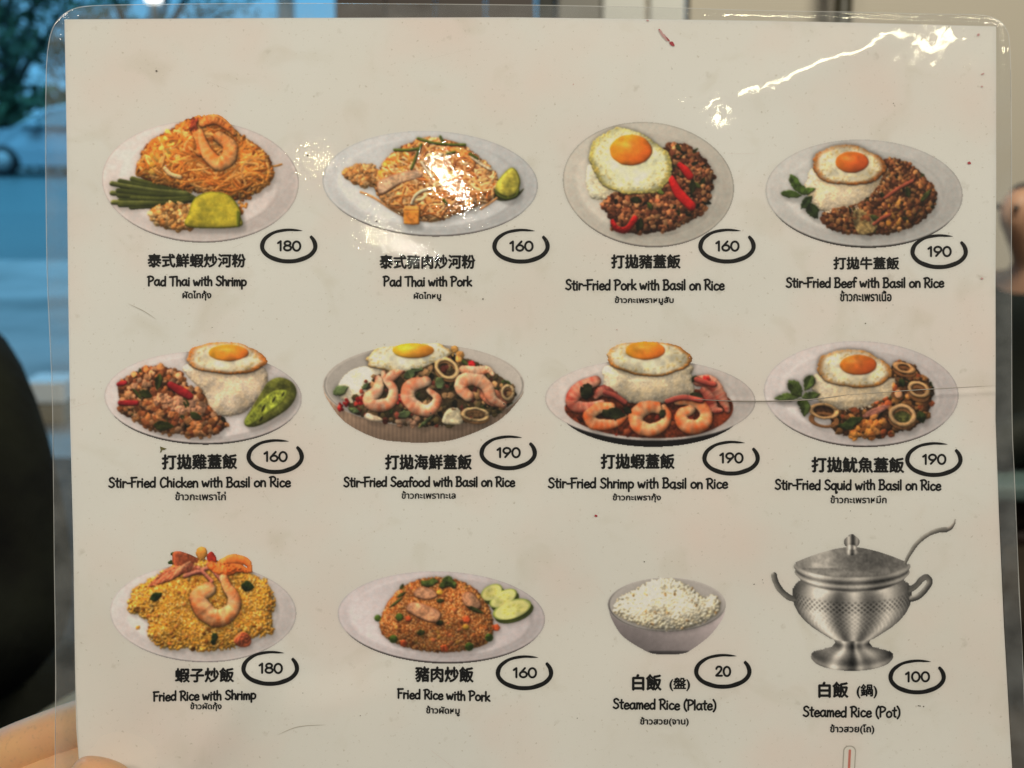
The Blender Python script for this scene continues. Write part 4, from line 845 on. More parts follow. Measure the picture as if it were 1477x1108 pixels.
def height(x, y):
    """how far the bent sheet stands out towards the camera, metres"""
    x = np.asarray(x, float); y = np.asarray(y, float); z = np.zeros(np.broadcast(x, y).shape)
    for a, l, ph, am in WAVES: z = z + am * np.sin((x * math.cos(a) + y * math.sin(a)) * 6.283 / l + ph)
    z = z + ridge(x, y, (120, 1300), (380, 930), 50, .0005) - ridge(x, y, (40, 1290), (300, 960), 44, .00025) + ridge(x, y, (560, 1300), (480, 960), 70, .0003)
    z = z + .004 * np.clip((170 - x) / 170, 0, 1) ** 2 * np.clip((y - 900) / 300, 0, 1) ** 1.5
    z = z + ridge(x, y, (960, 577), (1240, 578), 2.6, .00012) + ridge(x, y, (1180, 580), (1500, 560), 2.6, .00008)
    z = z + ridge(x, y, (1030, 150), (1330, 30), 26, .00010) + ridge(x, y, (1170, 40), (1190, 110), 5, .00005)
    return z
def on_sheet(px, py, off):
    """sheet position -> metres in the menu's own frame"""
    px = np.asarray(px, float); py = np.asarray(py, float)
    return np.stack([(px - 738.5) * SC, (YB - py) * SC, height(px, py) + off], -1)
PL = ([28, 200, 400, 600, 800, 960, 1050, 1108, 1420], [93, 96, 98, 101, 106, 108, 110, 115, 122])
PR = ([28, 250, 400, 600, 740, 900, 1108, 1420], [1437, 1437, 1436, 1436, 1441, 1448, 1460, 1472])
PT = ([93, 400, 740, 1110, 1437], [28, 26, 25, 30, 38])
def sheet_grid(step, off, grow=0.):
    nx, ny = int(1345 / step), int(1392 / step); u = np.linspace(0, 1, nx + 1)[None, :]; t = np.linspace(0, 1, ny + 1)[:, None]
    y0 = 28 + t * (YB - 28); l = np.interp(y0, *PL) - grow; r = np.interp(y0, *PR) + grow; x = l + (r - l) * u
    top = np.interp(x, *PT) - grow; y = top + t * (YB - top)
    i = (np.arange(ny)[:, None] * (nx + 1) + np.arange(nx)[None, :]).ravel()
    return x, y, np.stack([i, i + nx + 1, i + nx + 2, i + 1], 1)
paper_m = bpy.data.materials.new('menu_paper'); paper_m.use_nodes = True; nt = paper_m.node_tree; b = nt.nodes['Principled BSDF']; b.inputs['Roughness'].default_value = .6; b.inputs['Specular IOR Level'].default_value = .25
tc = nt.nodes.new('ShaderNodeTexCoord')
def noise_mix(nt, tc, base, scale, col, lo, hi, detail=6, dist=0.):
    n = nt.nodes.new('ShaderNodeTexNoise'); n.inputs['Scale'].default_value = scale; n.inputs['Detail'].default_value = detail; n.inputs['Distortion'].default_value = dist
    r = nt.nodes.new('ShaderNodeMapRange'); r.inputs['From Min'].default_value = lo; r.inputs['From Max'].default_value = hi
    m = nt.nodes.new('ShaderNodeMix'); m.data_type = 'RGBA'; m.inputs[7].default_value = (*col, 1)
    nt.links.new(tc.outputs['Object'], n.inputs['Vector']); nt.links.new(n.outputs['Fac'], r.inputs['Value']); nt.links.new(r.outputs['Result'], m.inputs[0])
    if isinstance(base, tuple): m.inputs[6].default_value = (*base, 1)
    else: nt.links.new(base, m.inputs[6])
    return m.outputs[2]
c = noise_mix(nt, tc, (.80, .80, .79), 7, (.76, .73, .69), .40, .85)
c = noise_mix(nt, tc, c, 22, (.82, .73, .70), .47, .80, 3)
c = noise_mix(nt, tc, c, 60, (.66, .63, .56), .57, 1.0, 8, .6)
c = noise_mix(nt, tc, c, 850, (.50, .46, .40), .66, .86, 2)
c = noise_mix(nt, tc, c, 170, (.45, .42, .36), .67, .95, 4)
nt.links.new(c, b.inputs['Base Color'])
x, y, F = sheet_grid(3, 0)
paper = link('paper_sheet', grid_mesh('paper_sheet', on_sheet(x, y, 0).reshape(-1, 3), F), paper_m, menu)

# --- printed dishes
ink_m = bpy.data.materials.new('printed_ink'); ink_m.use_nodes = True; nt = ink_m.node_tree; b = nt.nodes['Principled BSDF']; b.inputs['Roughness'].default_value = .55; b.inputs['Specular IOR Level'].default_value = .25
at = nt.nodes.new('ShaderNodeAttribute'); at.attribute_name = 'ink'; tc = nt.nodes.new('ShaderNodeTexCoord'); n = nt.nodes.new('ShaderNodeTexNoise'); n.inputs['Scale'].default_value = 900; n.inputs['Detail'].default_value = 2
r = nt.nodes.new('ShaderNodeMapRange'); r.inputs['To Min'].default_value = .90; r.inputs['To Max'].default_value = 1.10; vm = nt.nodes.new('ShaderNodeVectorMath'); vm.operation = 'SCALE'
nt.links.new(tc.outputs['Object'], n.inputs['Vector']); nt.links.new(n.outputs['Fac'], r.inputs['Value']); nt.links.new(at.outputs['Color'], vm.inputs[0]); nt.links.new(r.outputs['Result'], vm.inputs['Scale']); nt.links.new(vm.outputs['Vector'], b.inputs['Base Color'])
PAPER = lin((203, 195, 175))
def ink(rgb): return np.clip(lin(rgb) / PAPER * .79, .004, .88)
DISH_INFO = [('printed pad thai with shrimp, lime and green chives', 'plate'), ('printed pad thai with pork, tofu cubes and lime', 'plate'), ('printed minced pork with red chilli and a large fried egg', 'plate'), ('printed minced beef, rice mound with fried egg and basil sprig', 'plate'),
             ('printed chopped chicken, rice with fried egg and cucumber', 'plate'), ('printed deep bowl of shrimp and squid stir fry', 'bowl'), ('printed shrimp in red sauce before a rice mound with egg', 'plate'), ('printed squid rings around a rice mound with egg', 'plate'),
             ('printed yellow fried rice topped with large shrimp', 'plate'), ('printed dome of brown fried rice with cucumber slices', 'plate'), ('printed bowl of white steamed rice', 'bowl'), ('printed grey silver tureen with lid and ladle', 'tureen')]
for fn, (lab, kind) in zip(DISHES, DISH_INFO):
    p = fn(); x0, y0, x1, y1 = p.box; w, h = x1 - x0, y1 - y0
    pad = np.pad(np.where((p.I >= 0)[..., None], p.rgb, np.array([203, 195, 175.])), ((1, 1), (1, 1), (0, 0)), mode='edge'); wt = np.ones(pad.shape[:2])   # the ink fades into the paper at the cut-out's edge
    sub = lambda a: a[0::2, 0::2][:h + 1, :w + 1] + a[1::2, 0::2][:h + 1, :w + 1] + a[0::2, 1::2][:h + 1, :w + 1] + a[1::2, 1::2][:h + 1, :w + 1]
    cv = sub(pad) / np.maximum(sub(wt), 1e-6)[..., None]
    ids = p.I[1::2, 1::2]; gx, gy = np.meshgrid(np.arange(x0, x1 + 1), np.arange(y0, y1 + 1))
    V = on_sheet(gx, gy, .00006).reshape(-1, 3); cv = ink(cv).reshape(-1, 3)
    root = None
    for i, nm in enumerate(p.names):
        jj, ii = np.nonzero(ids == i)
        if len(jj) < 4: continue
        a = jj * (w + 1) + ii; F = np.stack([a, a + w + 1, a + w + 2, a + 1], 1); u, inv = np.unique(F, return_inverse=True)
        me = grid_mesh(nm, V[u], inv.reshape(-1, 4)); ca = me.color_attributes.new('ink', 'FLOAT_COLOR', 'POINT')
        ca.data.foreach_set('color', np.concatenate([cv[u], np.ones((len(u), 1))], 1).astype(np.float32).ravel())
        if root is None: root = link('dish_picture', me, ink_m, menu, True, lab)
        else: link(nm, me, ink_m, root)

# --- lettering
black_m = M_('black_ink', (.012, .012, .013), .5, .25)
GLYPH = {
 'P': (.58, [[(.09, 1), (.08, 0)], [(-.02, .95), (.25, 1.02), (.48, .86), (.44, .62), (.2, .47), (.08, .46)]]), 'a': (.58, [[(.42, .5), (.25, .6), (.06, .4), (.07, .12), (.22, 0), (.38, .16), (.43, .45)], [(.43, .58), (.42, .2), (.49, .0)]]),
 'd': (.56, [[(.41, .46), (.23, .58), (.05, .38), (.07, .1), (.22, 0), (.4, .16)], [(.43, 1), (.42, 0)]]), 'T': (.58, [[(-.02, .95), (.56, 1.0)], [(.27, .98), (.26, 0)]]), 'h': (.5, [[(.06, 1), (.06, 0)], [(.06, .34), (.2, .58), (.35, .5), (.38, 0)]]),
 'i': (.22, [[(.07, .58), (.07, 0)], [(.08, .80), (.08, .82)]]), 'w': (.68, [[(0, .58), (.13, .02), (.28, .45), (.41, .02), (.57, .6)]]), 't': (.36, [[(.16, .9), (.14, .12), (.25, 0)], [(0, .62), (.31, .64)]]),
 'S': (.56, [[(.45, .86), (.28, 1), (.08, .86), (.14, .6), (.36, .45), (.44, .2), (.24, 0), (.02, .12)]]), 'r': (.36, [[(.06, .6), (.06, 0)], [(.06, .34), (.18, .56), (.32, .53)]]), 'm': (.66, [[(.05, .58), (.05, 0)], [(.05, .38), (.18, .58), (.28, .46), (.28, 0)], [(.28, .38), (.42, .58), (.52, .46), (.53, 0)]]),
 'p': (.54, [[(.06, .58), (.06, -.36)], [(.06, .4), (.22, .58), (.42, .42), (.4, .12), (.24, 0), (.06, .1)]]), 'o': (.54, [[(.24, .58), (.06, .42), (.06, .12), (.22, 0), (.42, .14), (.42, .44), (.24, .58)]]), 'k': (.48, [[(.06, 1), (.06, 0)], [(.38, .56), (.08, .28)], [(.12, .3), (.42, 0)]]),
 'F': (.5, [[(.06, 1), (.06, 0)], [(.0, .97), (.47, 1.0)], [(.06, .53), (.36, .56)]]), 'e': (.5, [[(.06, .3), (.4, .34), (.34, .56), (.18, .56), (.05, .34), (.1, .06), (.26, 0), (.42, .1)]]), 'B': (.58, [[(.07, 1), (.07, 0)], [(0, .97), (.3, 1), (.42, .8), (.3, .56), (.08, .52)], [(.08, .51), (.36, .5), (.48, .26), (.34, .02), (0, .01)]]),
 's': (.44, [[(.34, .5), (.2, .58), (.06, .46), (.16, .32), (.34, .18), (.24, 0), (.02, .06)]]), 'l': (.2, [[(.06, 1), (.06, 0)]]), 'n': (.5, [[(.05, .58), (.05, 0)], [(.05, .36), (.2, .58), (.37, .46), (.39, 0)]]), 'R': (.58, [[(.08, 1), (.07, 0)], [(-.03, .95), (.28, 1.02), (.46, .8), (.34, .52), (.08, .46)], [(.2, .46), (.5, 0)]]),
 'c': (.48, [[(.4, .5), (.22, .58), (.06, .36), (.1, .08), (.26, 0), (.42, .1)]]), 'C': (.58, [[(.5, .86), (.3, 1), (.08, .72), (.06, .3), (.22, 0), (.5, .14)]]), 'f': (.38, [[(.36, .92), (.25, 1), (.15, .84), (.14, 0)], [(0, .56), (.31, .58)]]), 'q': (.54, [[(.41, .46), (.23, .58), (.05, .38), (.07, .1), (.22, 0), (.4, .16)], [(.42, .58), (.42, -.35), (.52, -.27)]]),
 'u': (.52, [[(.05, .58), (.06, .14), (.2, 0), (.36, .14)], [(.4, .58), (.4, 0)]]), '(': (.32, [[(.25, 1.08), (.08, .7), (.08, .2), (.24, -.14)]]), ')': (.30, [[(.03, 1.08), (.2, .7), (.2, .2), (.04, -.14)]]), '-': (.38, [[(.05, .42), (.3, .43)]]), ' ': (.30, []),
 '1': (.50, [[(.02, .80), (.24, 1)], [(.24, 1), (.24, 0)]]), '0': (.80, [[(.34 + .31 * math.cos(a * .3491), .5 + .5 * math.sin(a * .3491)) for a in range(19)]]), '2': (.72, [[(.05, .74), (.12, .92), (.3, 1), (.49, .92), (.53, .72), (.4, .45), (.04, .02)], [(.04, 0), (.58, 0)]]),
 '6': (.74, [[(.46, 1), (.08, .46)], [(.32 + .29 * math.cos(a * .3491), .30 + .30 * math.sin(a * .3491)) for a in range(19)]]), '9': (.74, [[(.17, 0), (.55, .54)], [(.31 + .29 * math.cos(a * .3491), .70 + .30 * math.sin(a * .3491)) for a in range(19)]]),
 '8': (.74, [[(.32 + .29 * math.cos(a * .3491), .27 + .27 * math.sin(a * .3491)) for a in range(19)], [(.32 + .24 * math.cos(a * .3491), .77 + .23 * math.sin(a * .3491)) for a in range(19)]])}
def stroke_text(txt, xa, xb, ybase, cap, slope=0., rad_=1.42):
    """a hand-lettered line: flattened round strokes fitted between xa and xb"""
    pen = 0; strokes = []; rg = random.Random(txt)
    for ch in txt:
        adv, st = GLYPH[ch]; dy = rg.uniform(-.03, .03)
        for s_ in st: strokes.append(catmull([(pen + x_, y_ + dy) for x_, y_ in s_], 5))
        pen += adv
    lo = min(s_[:, 0].min() for s_ in strokes); hi = max(s_[:, 0].max() for s_ in strokes); k = (xb - xa - 2 * rad_) / (hi - lo)
    V = []; F = []; off = 0; NS = 10; an = np.arange(NS) * 2 * math.pi / NS
    for s_ in strokes:
        P = np.stack([xa + rad_ + (s_[:, 0] - lo) * k, ybase - s_[:, 1] * cap], 1); P[:, 1] += (P[:, 0] - xa) * slope
        d = np.gradient(P, axis=0); d /= np.maximum(np.hypot(*d.T), 1e-6)[:, None]
        P = np.concatenate([[P[0] - d[0] * rad_ * .95], [P[0] - d[0] * rad_ * .7], P, [P[-1] + d[-1] * rad_ * .7], [P[-1] + d[-1] * rad_ * .95]]); d = np.concatenate([d[:1], d[:1], d, d[-1:], d[-1:]])
        R = np.full(len(P), rad_); R[0] = R[-1] = rad_ * .3; R[1] = R[-2] = rad_ * .72
        nrm = np.stack([-d[:, 1], d[:, 0]], 1)
        ring = P[:, None, :] + nrm[:, None, :] * (R[:, None] * np.cos(an)[None, :])[..., None]; z = .00007 + .00003 * (R[:, None] / rad_) * np.sin(an)[None, :]
        V.append((ring.reshape(-1, 2), z.ravel())); m_ = len(P)
        i = (np.arange(m_ - 1)[:, None] * NS + np.arange(NS)[None, :]).ravel(); j = (np.arange(m_ - 1)[:, None] * NS + (np.arange(NS)[None, :] + 1) % NS).ravel()
        F.append(np.stack([i, j, j + NS, i + NS], 1) + off); off += m_ * NS
    P = np.concatenate([v[0] for v in V]); Z = np.concatenate([v[1] for v in V])
    return grid_mesh('english_caption', on_sheet(P[:, 0], P[:, 1], Z), np.concatenate(F))
def font_text(name, txt, xa, xb, ya, yb, fat=.0, slope=0.):
    """printed type fitted into the box (xa, ya)-(xb, yb) of the sheet"""
    cu = bpy.data.curves.new(name, 'FONT'); cu.body = txt; cu.size = 1; cu.resolution_u = 4; cu.fill_mode = 'FRONT'
    o = bpy.data.objects.new(name + '_tmp', cu); COL.objects.link(o); dg = bpy.context.evaluated_depsgraph_get()
    me = bpy.data.meshes.new_from_object(o.evaluated_get(dg)); bpy.data.objects.remove(o, do_unlink=True); me.name = name
    co = np.zeros(len(me.vertices) * 3, np.float32); me.vertices.foreach_get('co', co); co = co.reshape(-1, 3); lo, hi = co.min(0), co.max(0)
    X = xa + (co[:, 0] - lo[0]) / (hi[0] - lo[0]) * (xb - xa); Y = yb - (co[:, 1] - lo[1]) / (hi[1] - lo[1]) * (yb - ya) + (X - xa) * slope
    f = fat * (yb - ya) * 2.6; n_ = len(co); faces = [tuple(q.vertices) for q in me.polygons]; V = []; F = []
    for k_, (dx, dy) in enumerate(((0, 0), (f, 0), (-f, 0), (0, f), (0, -f)) if fat else ((0, 0),)):   # the bold weight: the same strokes printed slightly apart
        V += on_sheet(X + dx, Y + dy, .00008 + k_ * 2e-6).tolist(); F += [tuple(v + k_ * n_ for v in q) for q in faces]
    bpy.data.meshes.remove(me); me = bpy.data.meshes.new(name); me.from_pydata(V, [], F); me.update()
    return me
CH = [('泰式鮮蝦炒河粉', 213.4, 354, 366.6, 385.5, 0), ('泰式豬肉炒河粉', 548, 685, 368, 387.5, 0), ('打拋豬蓋飯', 882, 981, 367.5, 387, 0), ('打拋牛蓋飯', 1202.5, 1296.5, 371, 388.5, 0), ('打拋雞蓋飯', 234, 341.5, 656, 677, -.008), ('打拋海鮮蓋飯', 556, 680, 656, 677, 0), ('打拋蝦蓋飯', 867, 972.5, 655, 676, 0), ('打拋魷魚蓋飯', 1171, 1303.5, 659.5, 681, .006),
      ('蝦子炒飯', 253, 337.5, 964, 984, -.012), ('豬肉炒飯', 599.5, 682.5, 961.5, 983, .01), ('白飯', 912.5, 953.5, 973, 995.5, 0), ('白飯', 1181, 1223, 984, 1006, 0)]
EN = [('Pad Thai with Shrimp', 211.7, 356.3, 412, 13.2, 0), ('Pad Thai with Pork', 551.5, 681.5, 412.6, 13.4, 0), ('Stir-Fried Pork with Basil on Rice', 815, 1045.5, 418, 14.2, 0), ('Stir-Fried Beef with Basil on Rice', 1133, 1362.3, 414.4, 13.6, 0), ('Stir-Fried Chicken with Basil on Rice', 156, 420, 703, 13.8, -.004), ('Stir-Fried Seafood with Basil on Rice', 495, 743.5, 701.8, 13.6, 0), ('Stir-Fried Shrimp with Basil on Rice', 790, 1050.5, 703.4, 14, .004), ('Stir-Fried Squid with Basil on Rice', 1117, 1358, 705.8, 14, .004),
      ('Fried Rice with Shrimp', 220, 370.3, 1011, 13, -.022), ('Fried Rice with Pork', 572.5, 707.8, 1007, 13.2, .03), ('Steamed Rice (Plate)', 883.5, 1033.5, 1022, 14, .016), ('Steamed Rice (Pot)', 1157.5, 1299, 1033.4, 14.4, .008)]
TH = [('ผัดไทกุ้ง', 263.5, 304.6, 419.5, 433.5), ('ผัดไทหมู', 597, 636, 421.5, 434), ('ข้าวกะเพราหมูสับ', 887, 971.4, 427.5, 439.8), ('ข้าวกะเพราเนื้อ', 1212, 1285.6, 419.5, 434.5), ('ข้าวกะเพราไก่', 253, 325.4, 709.5, 721.5), ('ข้าวกะเพราทะเล', 579.5, 657, 708.5, 719.3), ('ข้าวกะเพรากุ้ง', 884, 953, 712, 724.5), ('ข้าวกะเพราหมึก', 1198, 1278.4, 714.5, 725.8),
      ('ข้าวผัดกุ้ง', 275, 320, 1013, 1025.5), ('ข้าวผัดหมู', 615, 662.7, 1018, 1031.8), ('ข้าวสวย(จาน)', 923.5, 993, 1034.5, 1047.6), ('ข้าวสวย(โถ)', 1197.5, 1260.7, 1045, 1059)]
PRICE = [('180', 416.5, 355), ('160', 751.5, 355.3), ('160', 1048.5, 355.2), ('190', 1354.5, 363.2), ('160', 397, 658.7), ('190', 733, 653.3), ('190', 1054.5, 661), ('190', 1347, 663), ('180', 390, 964), ('160', 756.5, 970.5), ('20', 1042.5, 968.4), ('100', 1322.8, 976.5)]
def ring_mesh():
    th = np.radians(np.linspace(61, 398, 90)); wd = np.interp(np.degrees(th), [61, 66, 75, 95, 140, 180, 250, 300, 360, 385, 395, 398], [.5, 1.8, 3.0, 3.8, 5.0, 5.6, 6.2, 6.2, 5.6, 5.0, 4.2, 2.6])
    wd = wd + .25 * np.sin(th * 5) + .15 * np.sin(th * 11)
    o_ = np.stack([41.5 * np.cos(th), -25.2 * np.sin(th)], 1); i_ = np.stack([(41.5 - wd * 1.12) * np.cos(th), -(25.2 - wd * 1.0) * np.sin(th)], 1)
    return np.concatenate([o_, i_]), [(k, k + 1, 90 + k + 1, 90 + k) for k in range(89)]
RV, RF = ring_mesh()
for k in range(12):
    t, xa, xb, ya, yb, sl_ = CH[k]; link('chinese_caption', font_text('chinese_caption', t, xa, xb, ya, yb, .017, sl_), black_m, menu, False)
    if k == 10: link('chinese_note', font_text('chinese_note', '(盤)', 966, 994.8, 977.5, 996.5, .012), black_m, menu, False)
    if k == 11: link('chinese_note', font_text('chinese_note', '(鍋)', 1236, 1264.8, 987, 1007, .012), black_m, menu, False)
    t, xa, xb, yb, cap, sl_ = EN[k]; link('english_caption', stroke_text(t, xa, xb, yb, cap, sl_), black_m, menu)
    t, xa, xb, ya, yb = TH[k]; link('thai_caption', font_text('thai_caption', t, xa, xb, ya, yb, .014, .02 if k == 9 else -.012 if k == 8 else 0), black_m, menu, False)
    t, cx, cy = PRICE[k]; rr = link('price_ring', grid_mesh('price_ring', on_sheet(RV[:, 0] + cx, RV[:, 1] + cy, .00008), RF), black_m, menu, False)
    hw = {'20': 11.6, '100': 18.2}.get(t, 17.6); nm = stroke_text(t, cx - hw + .6, cx + hw + .6, cy + 6.4, 13.2, 0, 1.55); nm.name = 'price_number'; link('price_number', nm, black_m, rr)
def flat_poly(name, P, off, mat, parent=None, label=None):
    P = np.asarray(P, float); c = P.mean(0); V = on_sheet(np.r_[P[:, 0], c[0]], np.r_[P[:, 1], c[1]], off); n_ = len(P)
    me = bpy.data.meshes.new(name); me.from_pydata([tuple(v) for v in V], [], [(n_, (i + 1) % n_, i) for i in range(n_)]); return link(name, me, mat, parent or menu, False, label)
def rounded(x0, y0, x1, y1, r_, lean=0.):
    P = []
    for cx, cy, a0 in ((x1 - r_, y0 + r_, -90), (x1 - r_, y1 - r_, 0), (x0 + r_, y1 - r_, 90), (x0 + r_, y0 + r_, 180)):
        for a in np.radians(np.linspace(a0, a0 + 90, 7)): P.append((cx + r_ * math.cos(a) - (cy - y0) * lean, cy + r_ * math.sin(a)))
    return P
st = flat_poly('straw_picture', rounded(1216.5, 1075.5, 1235, 1200, 8, .05), .00006, M_('grey_ink', (.46, .43, .40), .5, .25), None, 'printed outline of a straw with a red line, cut off by the lower edge')
flat_poly('straw_inside', rounded(1218, 1077, 1233.5, 1200, 7, .05), .00008, M_('pale_ink', (.78, .76, .73), .5, .25), st); flat_poly('red_line', rounded(1224, 1081, 1227.6, 1200, 1.4, .05), .0001, M_('red_ink', (.62, .24, .20), .5, .25), st)

# --- the plastic pouch
def film_material(name, haze, bump_scale, bump_d):
    m = bpy.data.materials.new(name); m.use_nodes = True; nt = m.node_tree; nt.nodes.clear(); out = nt.nodes.new('ShaderNodeOutputMaterial')
    tr = nt.nodes.new('ShaderNodeBsdfTransparent'); gl = nt.nodes.new('ShaderNodeBsdfGlossy'); gl.inputs['Roughness'].default_value = .038; fr = nt.nodes.new('ShaderNodeFresnel'); fr.inputs['IOR'].default_value = 1.48
    tr.inputs['Color'].default_value = (.985, .985, .98, 1); tc = nt.nodes.new('ShaderNodeTexCoord'); hgt = None
    for sc_, am in bump_scale:
        n = nt.nodes.new('ShaderNodeTexNoise'); n.inputs['Scale'].default_value = sc_; n.inputs['Detail'].default_value = 2; n.inputs['Distortion'].default_value = .4; nt.links.new(tc.outputs['Object'], n.inputs['Vector'])
        k = nt.nodes.new('ShaderNodeMath'); k.operation = 'MULTIPLY_ADD'; k.inputs[1].default_value = am; nt.links.new(n.outputs['Fac'], k.inputs[0]); k.inputs[2].default_value = 0
        if sc_ > 300:                                  # the orange-peel grain of the plastic is strongest on the left half
            sx = nt.nodes.new('ShaderNodeSeparateXYZ'); nt.links.new(tc.outputs['Object'], sx.inputs[0]); wr = nt.nodes.new('ShaderNodeMapRange')
            for nm_, v_ in (('From Min', .012), ('From Max', .05), ('To Min', am), ('To Max', am * .16)): wr.inputs[nm_].default_value = v_
            nt.links.new(sx.outputs[0], wr.inputs['Value']); nt.links.new(wr.outputs['Result'], k.inputs[1])
        if sc_ < 80:                                   # broad wrinkles of the plastic towards the right half
            sx = nt.nodes.new('ShaderNodeSeparateXYZ'); nt.links.new(tc.outputs['Object'], sx.inputs[0]); wr = nt.nodes.new('ShaderNodeMapRange')
            for nm_, v_ in (('From Min', .03), ('From Max', .07), ('To Min', 0), ('To Max', am)): wr.inputs[nm_].default_value = v_
            nt.links.new(sx.outputs[0], wr.inputs['Value']); nt.links.new(wr.outputs['Result'], k.inputs[1])
        if hgt: nt.links.new(hgt, k.inputs[2])
        hgt = k.outputs[0]
    bp = nt.nodes.new('ShaderNodeBump'); bp.inputs['Distance'].default_value = bump_d; nt.links.new(hgt, bp.inputs['Height']); nt.links.new(bp.outputs['Normal'], gl.inputs['Normal'])
    base = tr.outputs[0]
    if haze:
        df = nt.nodes.new('ShaderNodeBsdfDiffuse'); df.inputs['Color'].default_value = (.80, .77, .70, 1); tl = nt.nodes.new('ShaderNodeBsdfTranslucent'); tl.inputs['Color'].default_value = (.75, .75, .74, 1)
        a = nt.nodes.new('ShaderNodeMixShader'); a.inputs[0].default_value = .28; nt.links.new(df.outputs[0], a.inputs[1]); nt.links.new(tl.outputs[0], a.inputs[2])
        n = nt.nodes.new('ShaderNodeTexNoise'); n.inputs['Scale'].default_value = 90; n.inputs['Detail'].default_value = 6; r_ = nt.nodes.new('ShaderNodeMapRange'); r_.inputs['From Min'].default_value = .3; r_.inputs['From Max'].default_value = .8; r_.inputs['To Min'].default_value = haze * .5; r_.inputs['To Max'].default_value = haze * 1.6
        nt.links.new(tc.outputs['Object'], n.inputs['Vector']); nt.links.new(n.outputs['Fac'], r_.inputs['Value'])
        h_ = nt.nodes.new('ShaderNodeMixShader'); nt.links.new(r_.outputs['Result'], h_.inputs[0]); nt.links.new(base, h_.inputs[1]); nt.links.new(a.outputs[0], h_.inputs[2]); base = h_.outputs[0]
    mx = nt.nodes.new('ShaderNodeMixShader'); nt.links.new(fr.outputs[0], mx.inputs[0]); nt.links.new(base, mx.inputs[1]); nt.links.new(gl.outputs[0], mx.inputs[2]); nt.links.new(mx.outputs[0], out.inputs[0])
    return m
x, y, F = sheet_grid(3, 0)
link('laminate_film', grid_mesh('laminate_film', on_sheet(x, y, .00022).reshape(-1, 3), F), film_material('clear_film', 0, ((62, 2.2), (130, .45), (420, .34)), .00006), menu)
# the clear margin outside the paper: a strip from the paper's edge out to the rounded film edge
OUT = catmull([(80, 1420), (80, 1108), (80, 960), (78, 800), (77, 700), (75, 560), (68, 400), (66, 260), (66, 130), (68, 80), (74, 46), (86, 26), (106, 13), (140, 8), (250, 6), (370, 5), (500, 5), (740, 7), (870, 9), (1000, 12), (1100, 15), (1250, 18), (1340, 20), (1410, 21), (1436, 27), (1451, 41), (1457, 70), (1459, 180), (1459, 400), (1460, 600), (1464, 700), (1468, 800), (1475, 950), (1482, 1108), (1494, 1420)], 14)
INN = catmull([(122, 1420), (115, 1108), (109, 960), (106, 800), (103, 700), (100.3, 560), (98, 400), (96.5, 260), (94.8, 130), (94.2, 80), (93.6, 46), (93.2, 32), (97, 28), (140, 27.8), (250, 27), (370, 26.2), (500, 25.7), (740, 25), (870, 26.7), (1000, 28.5), (1100, 30), (1250, 33.5), (1340, 35.7), (1426, 37.7), (1436.5, 39), (1437, 44), (1437, 70), (1437, 180), (1436, 400), (1436, 600), (1439.3, 700), (1444, 800), (1451, 950), (1460, 1108), (1472, 1420)], 14)
ts = np.array([0, .06, .13, .2, .28, .4, .55, .7, .84, .955, .975, 1.]); zs = np.array([.00022, .00020, .00012, .00004, .0, -.00002, .00003, .00002, .0, .00003, .00001, -.00030])
rg = np.random.default_rng(8); pts = INN[None] + (OUT - INN)[None] * ts[:, None, None]; nl = len(INN); jit = np.convolve(rng_ := rg.normal(0, 1, nl + 8), np.ones(9) / 9, 'valid')[:nl]
Zm = zs[:, None] + (.00010 * jit)[None, :] * np.sin(ts * math.pi)[:, None] + .00001 * rg.normal(0, 1, (len(ts), nl)) * np.sin(ts * math.pi)[:, None]
V = on_sheet(pts[..., 0], pts[..., 1], Zm).reshape(-1, 3); i = (np.arange(len(ts) - 1)[:, None] * nl + np.arange(nl - 1)[None, :]).ravel()
link('laminate_margin', grid_mesh('laminate_margin', V, np.stack([i, i + nl, i + nl + 1, i + 1], 1)), film_material('milky_film', .16, ((90, .5), (280, .10)), .00006), menu)

d_ = np.gradient(OUT, axis=0); d_ /= np.hypot(*d_.T)[:, None]; n2 = np.stack([-d_[:, 1], d_[:, 0]], 1); wob = 1 + .5 * np.convolve(rg.normal(0, 1, nl + 4), np.ones(5) / 5, 'valid')[:nl, None]
E2 = np.concatenate([OUT + n2 * .75 * wob, OUT - n2 * .35]); ze = np.r_[np.full(nl, .00004), np.full(nl, .00004)]
edge_m = bpy.data.materials.new('cut_edge'); edge_m.use_nodes = True; eb = edge_m.node_tree.nodes['Principled BSDF']; eb.inputs['Base Color'].default_value = (.72, .72, .70, 1); eb.inputs['Roughness'].default_value = .4; eb.inputs['Alpha'].default_value = .55
link('film_edge', grid_mesh('film_edge', on_sheet(E2[:, 0], E2[:, 1], ze), [(k, k + 1, nl + k + 1, nl + k) for k in range(nl - 1)]), edge_m, menu, False)

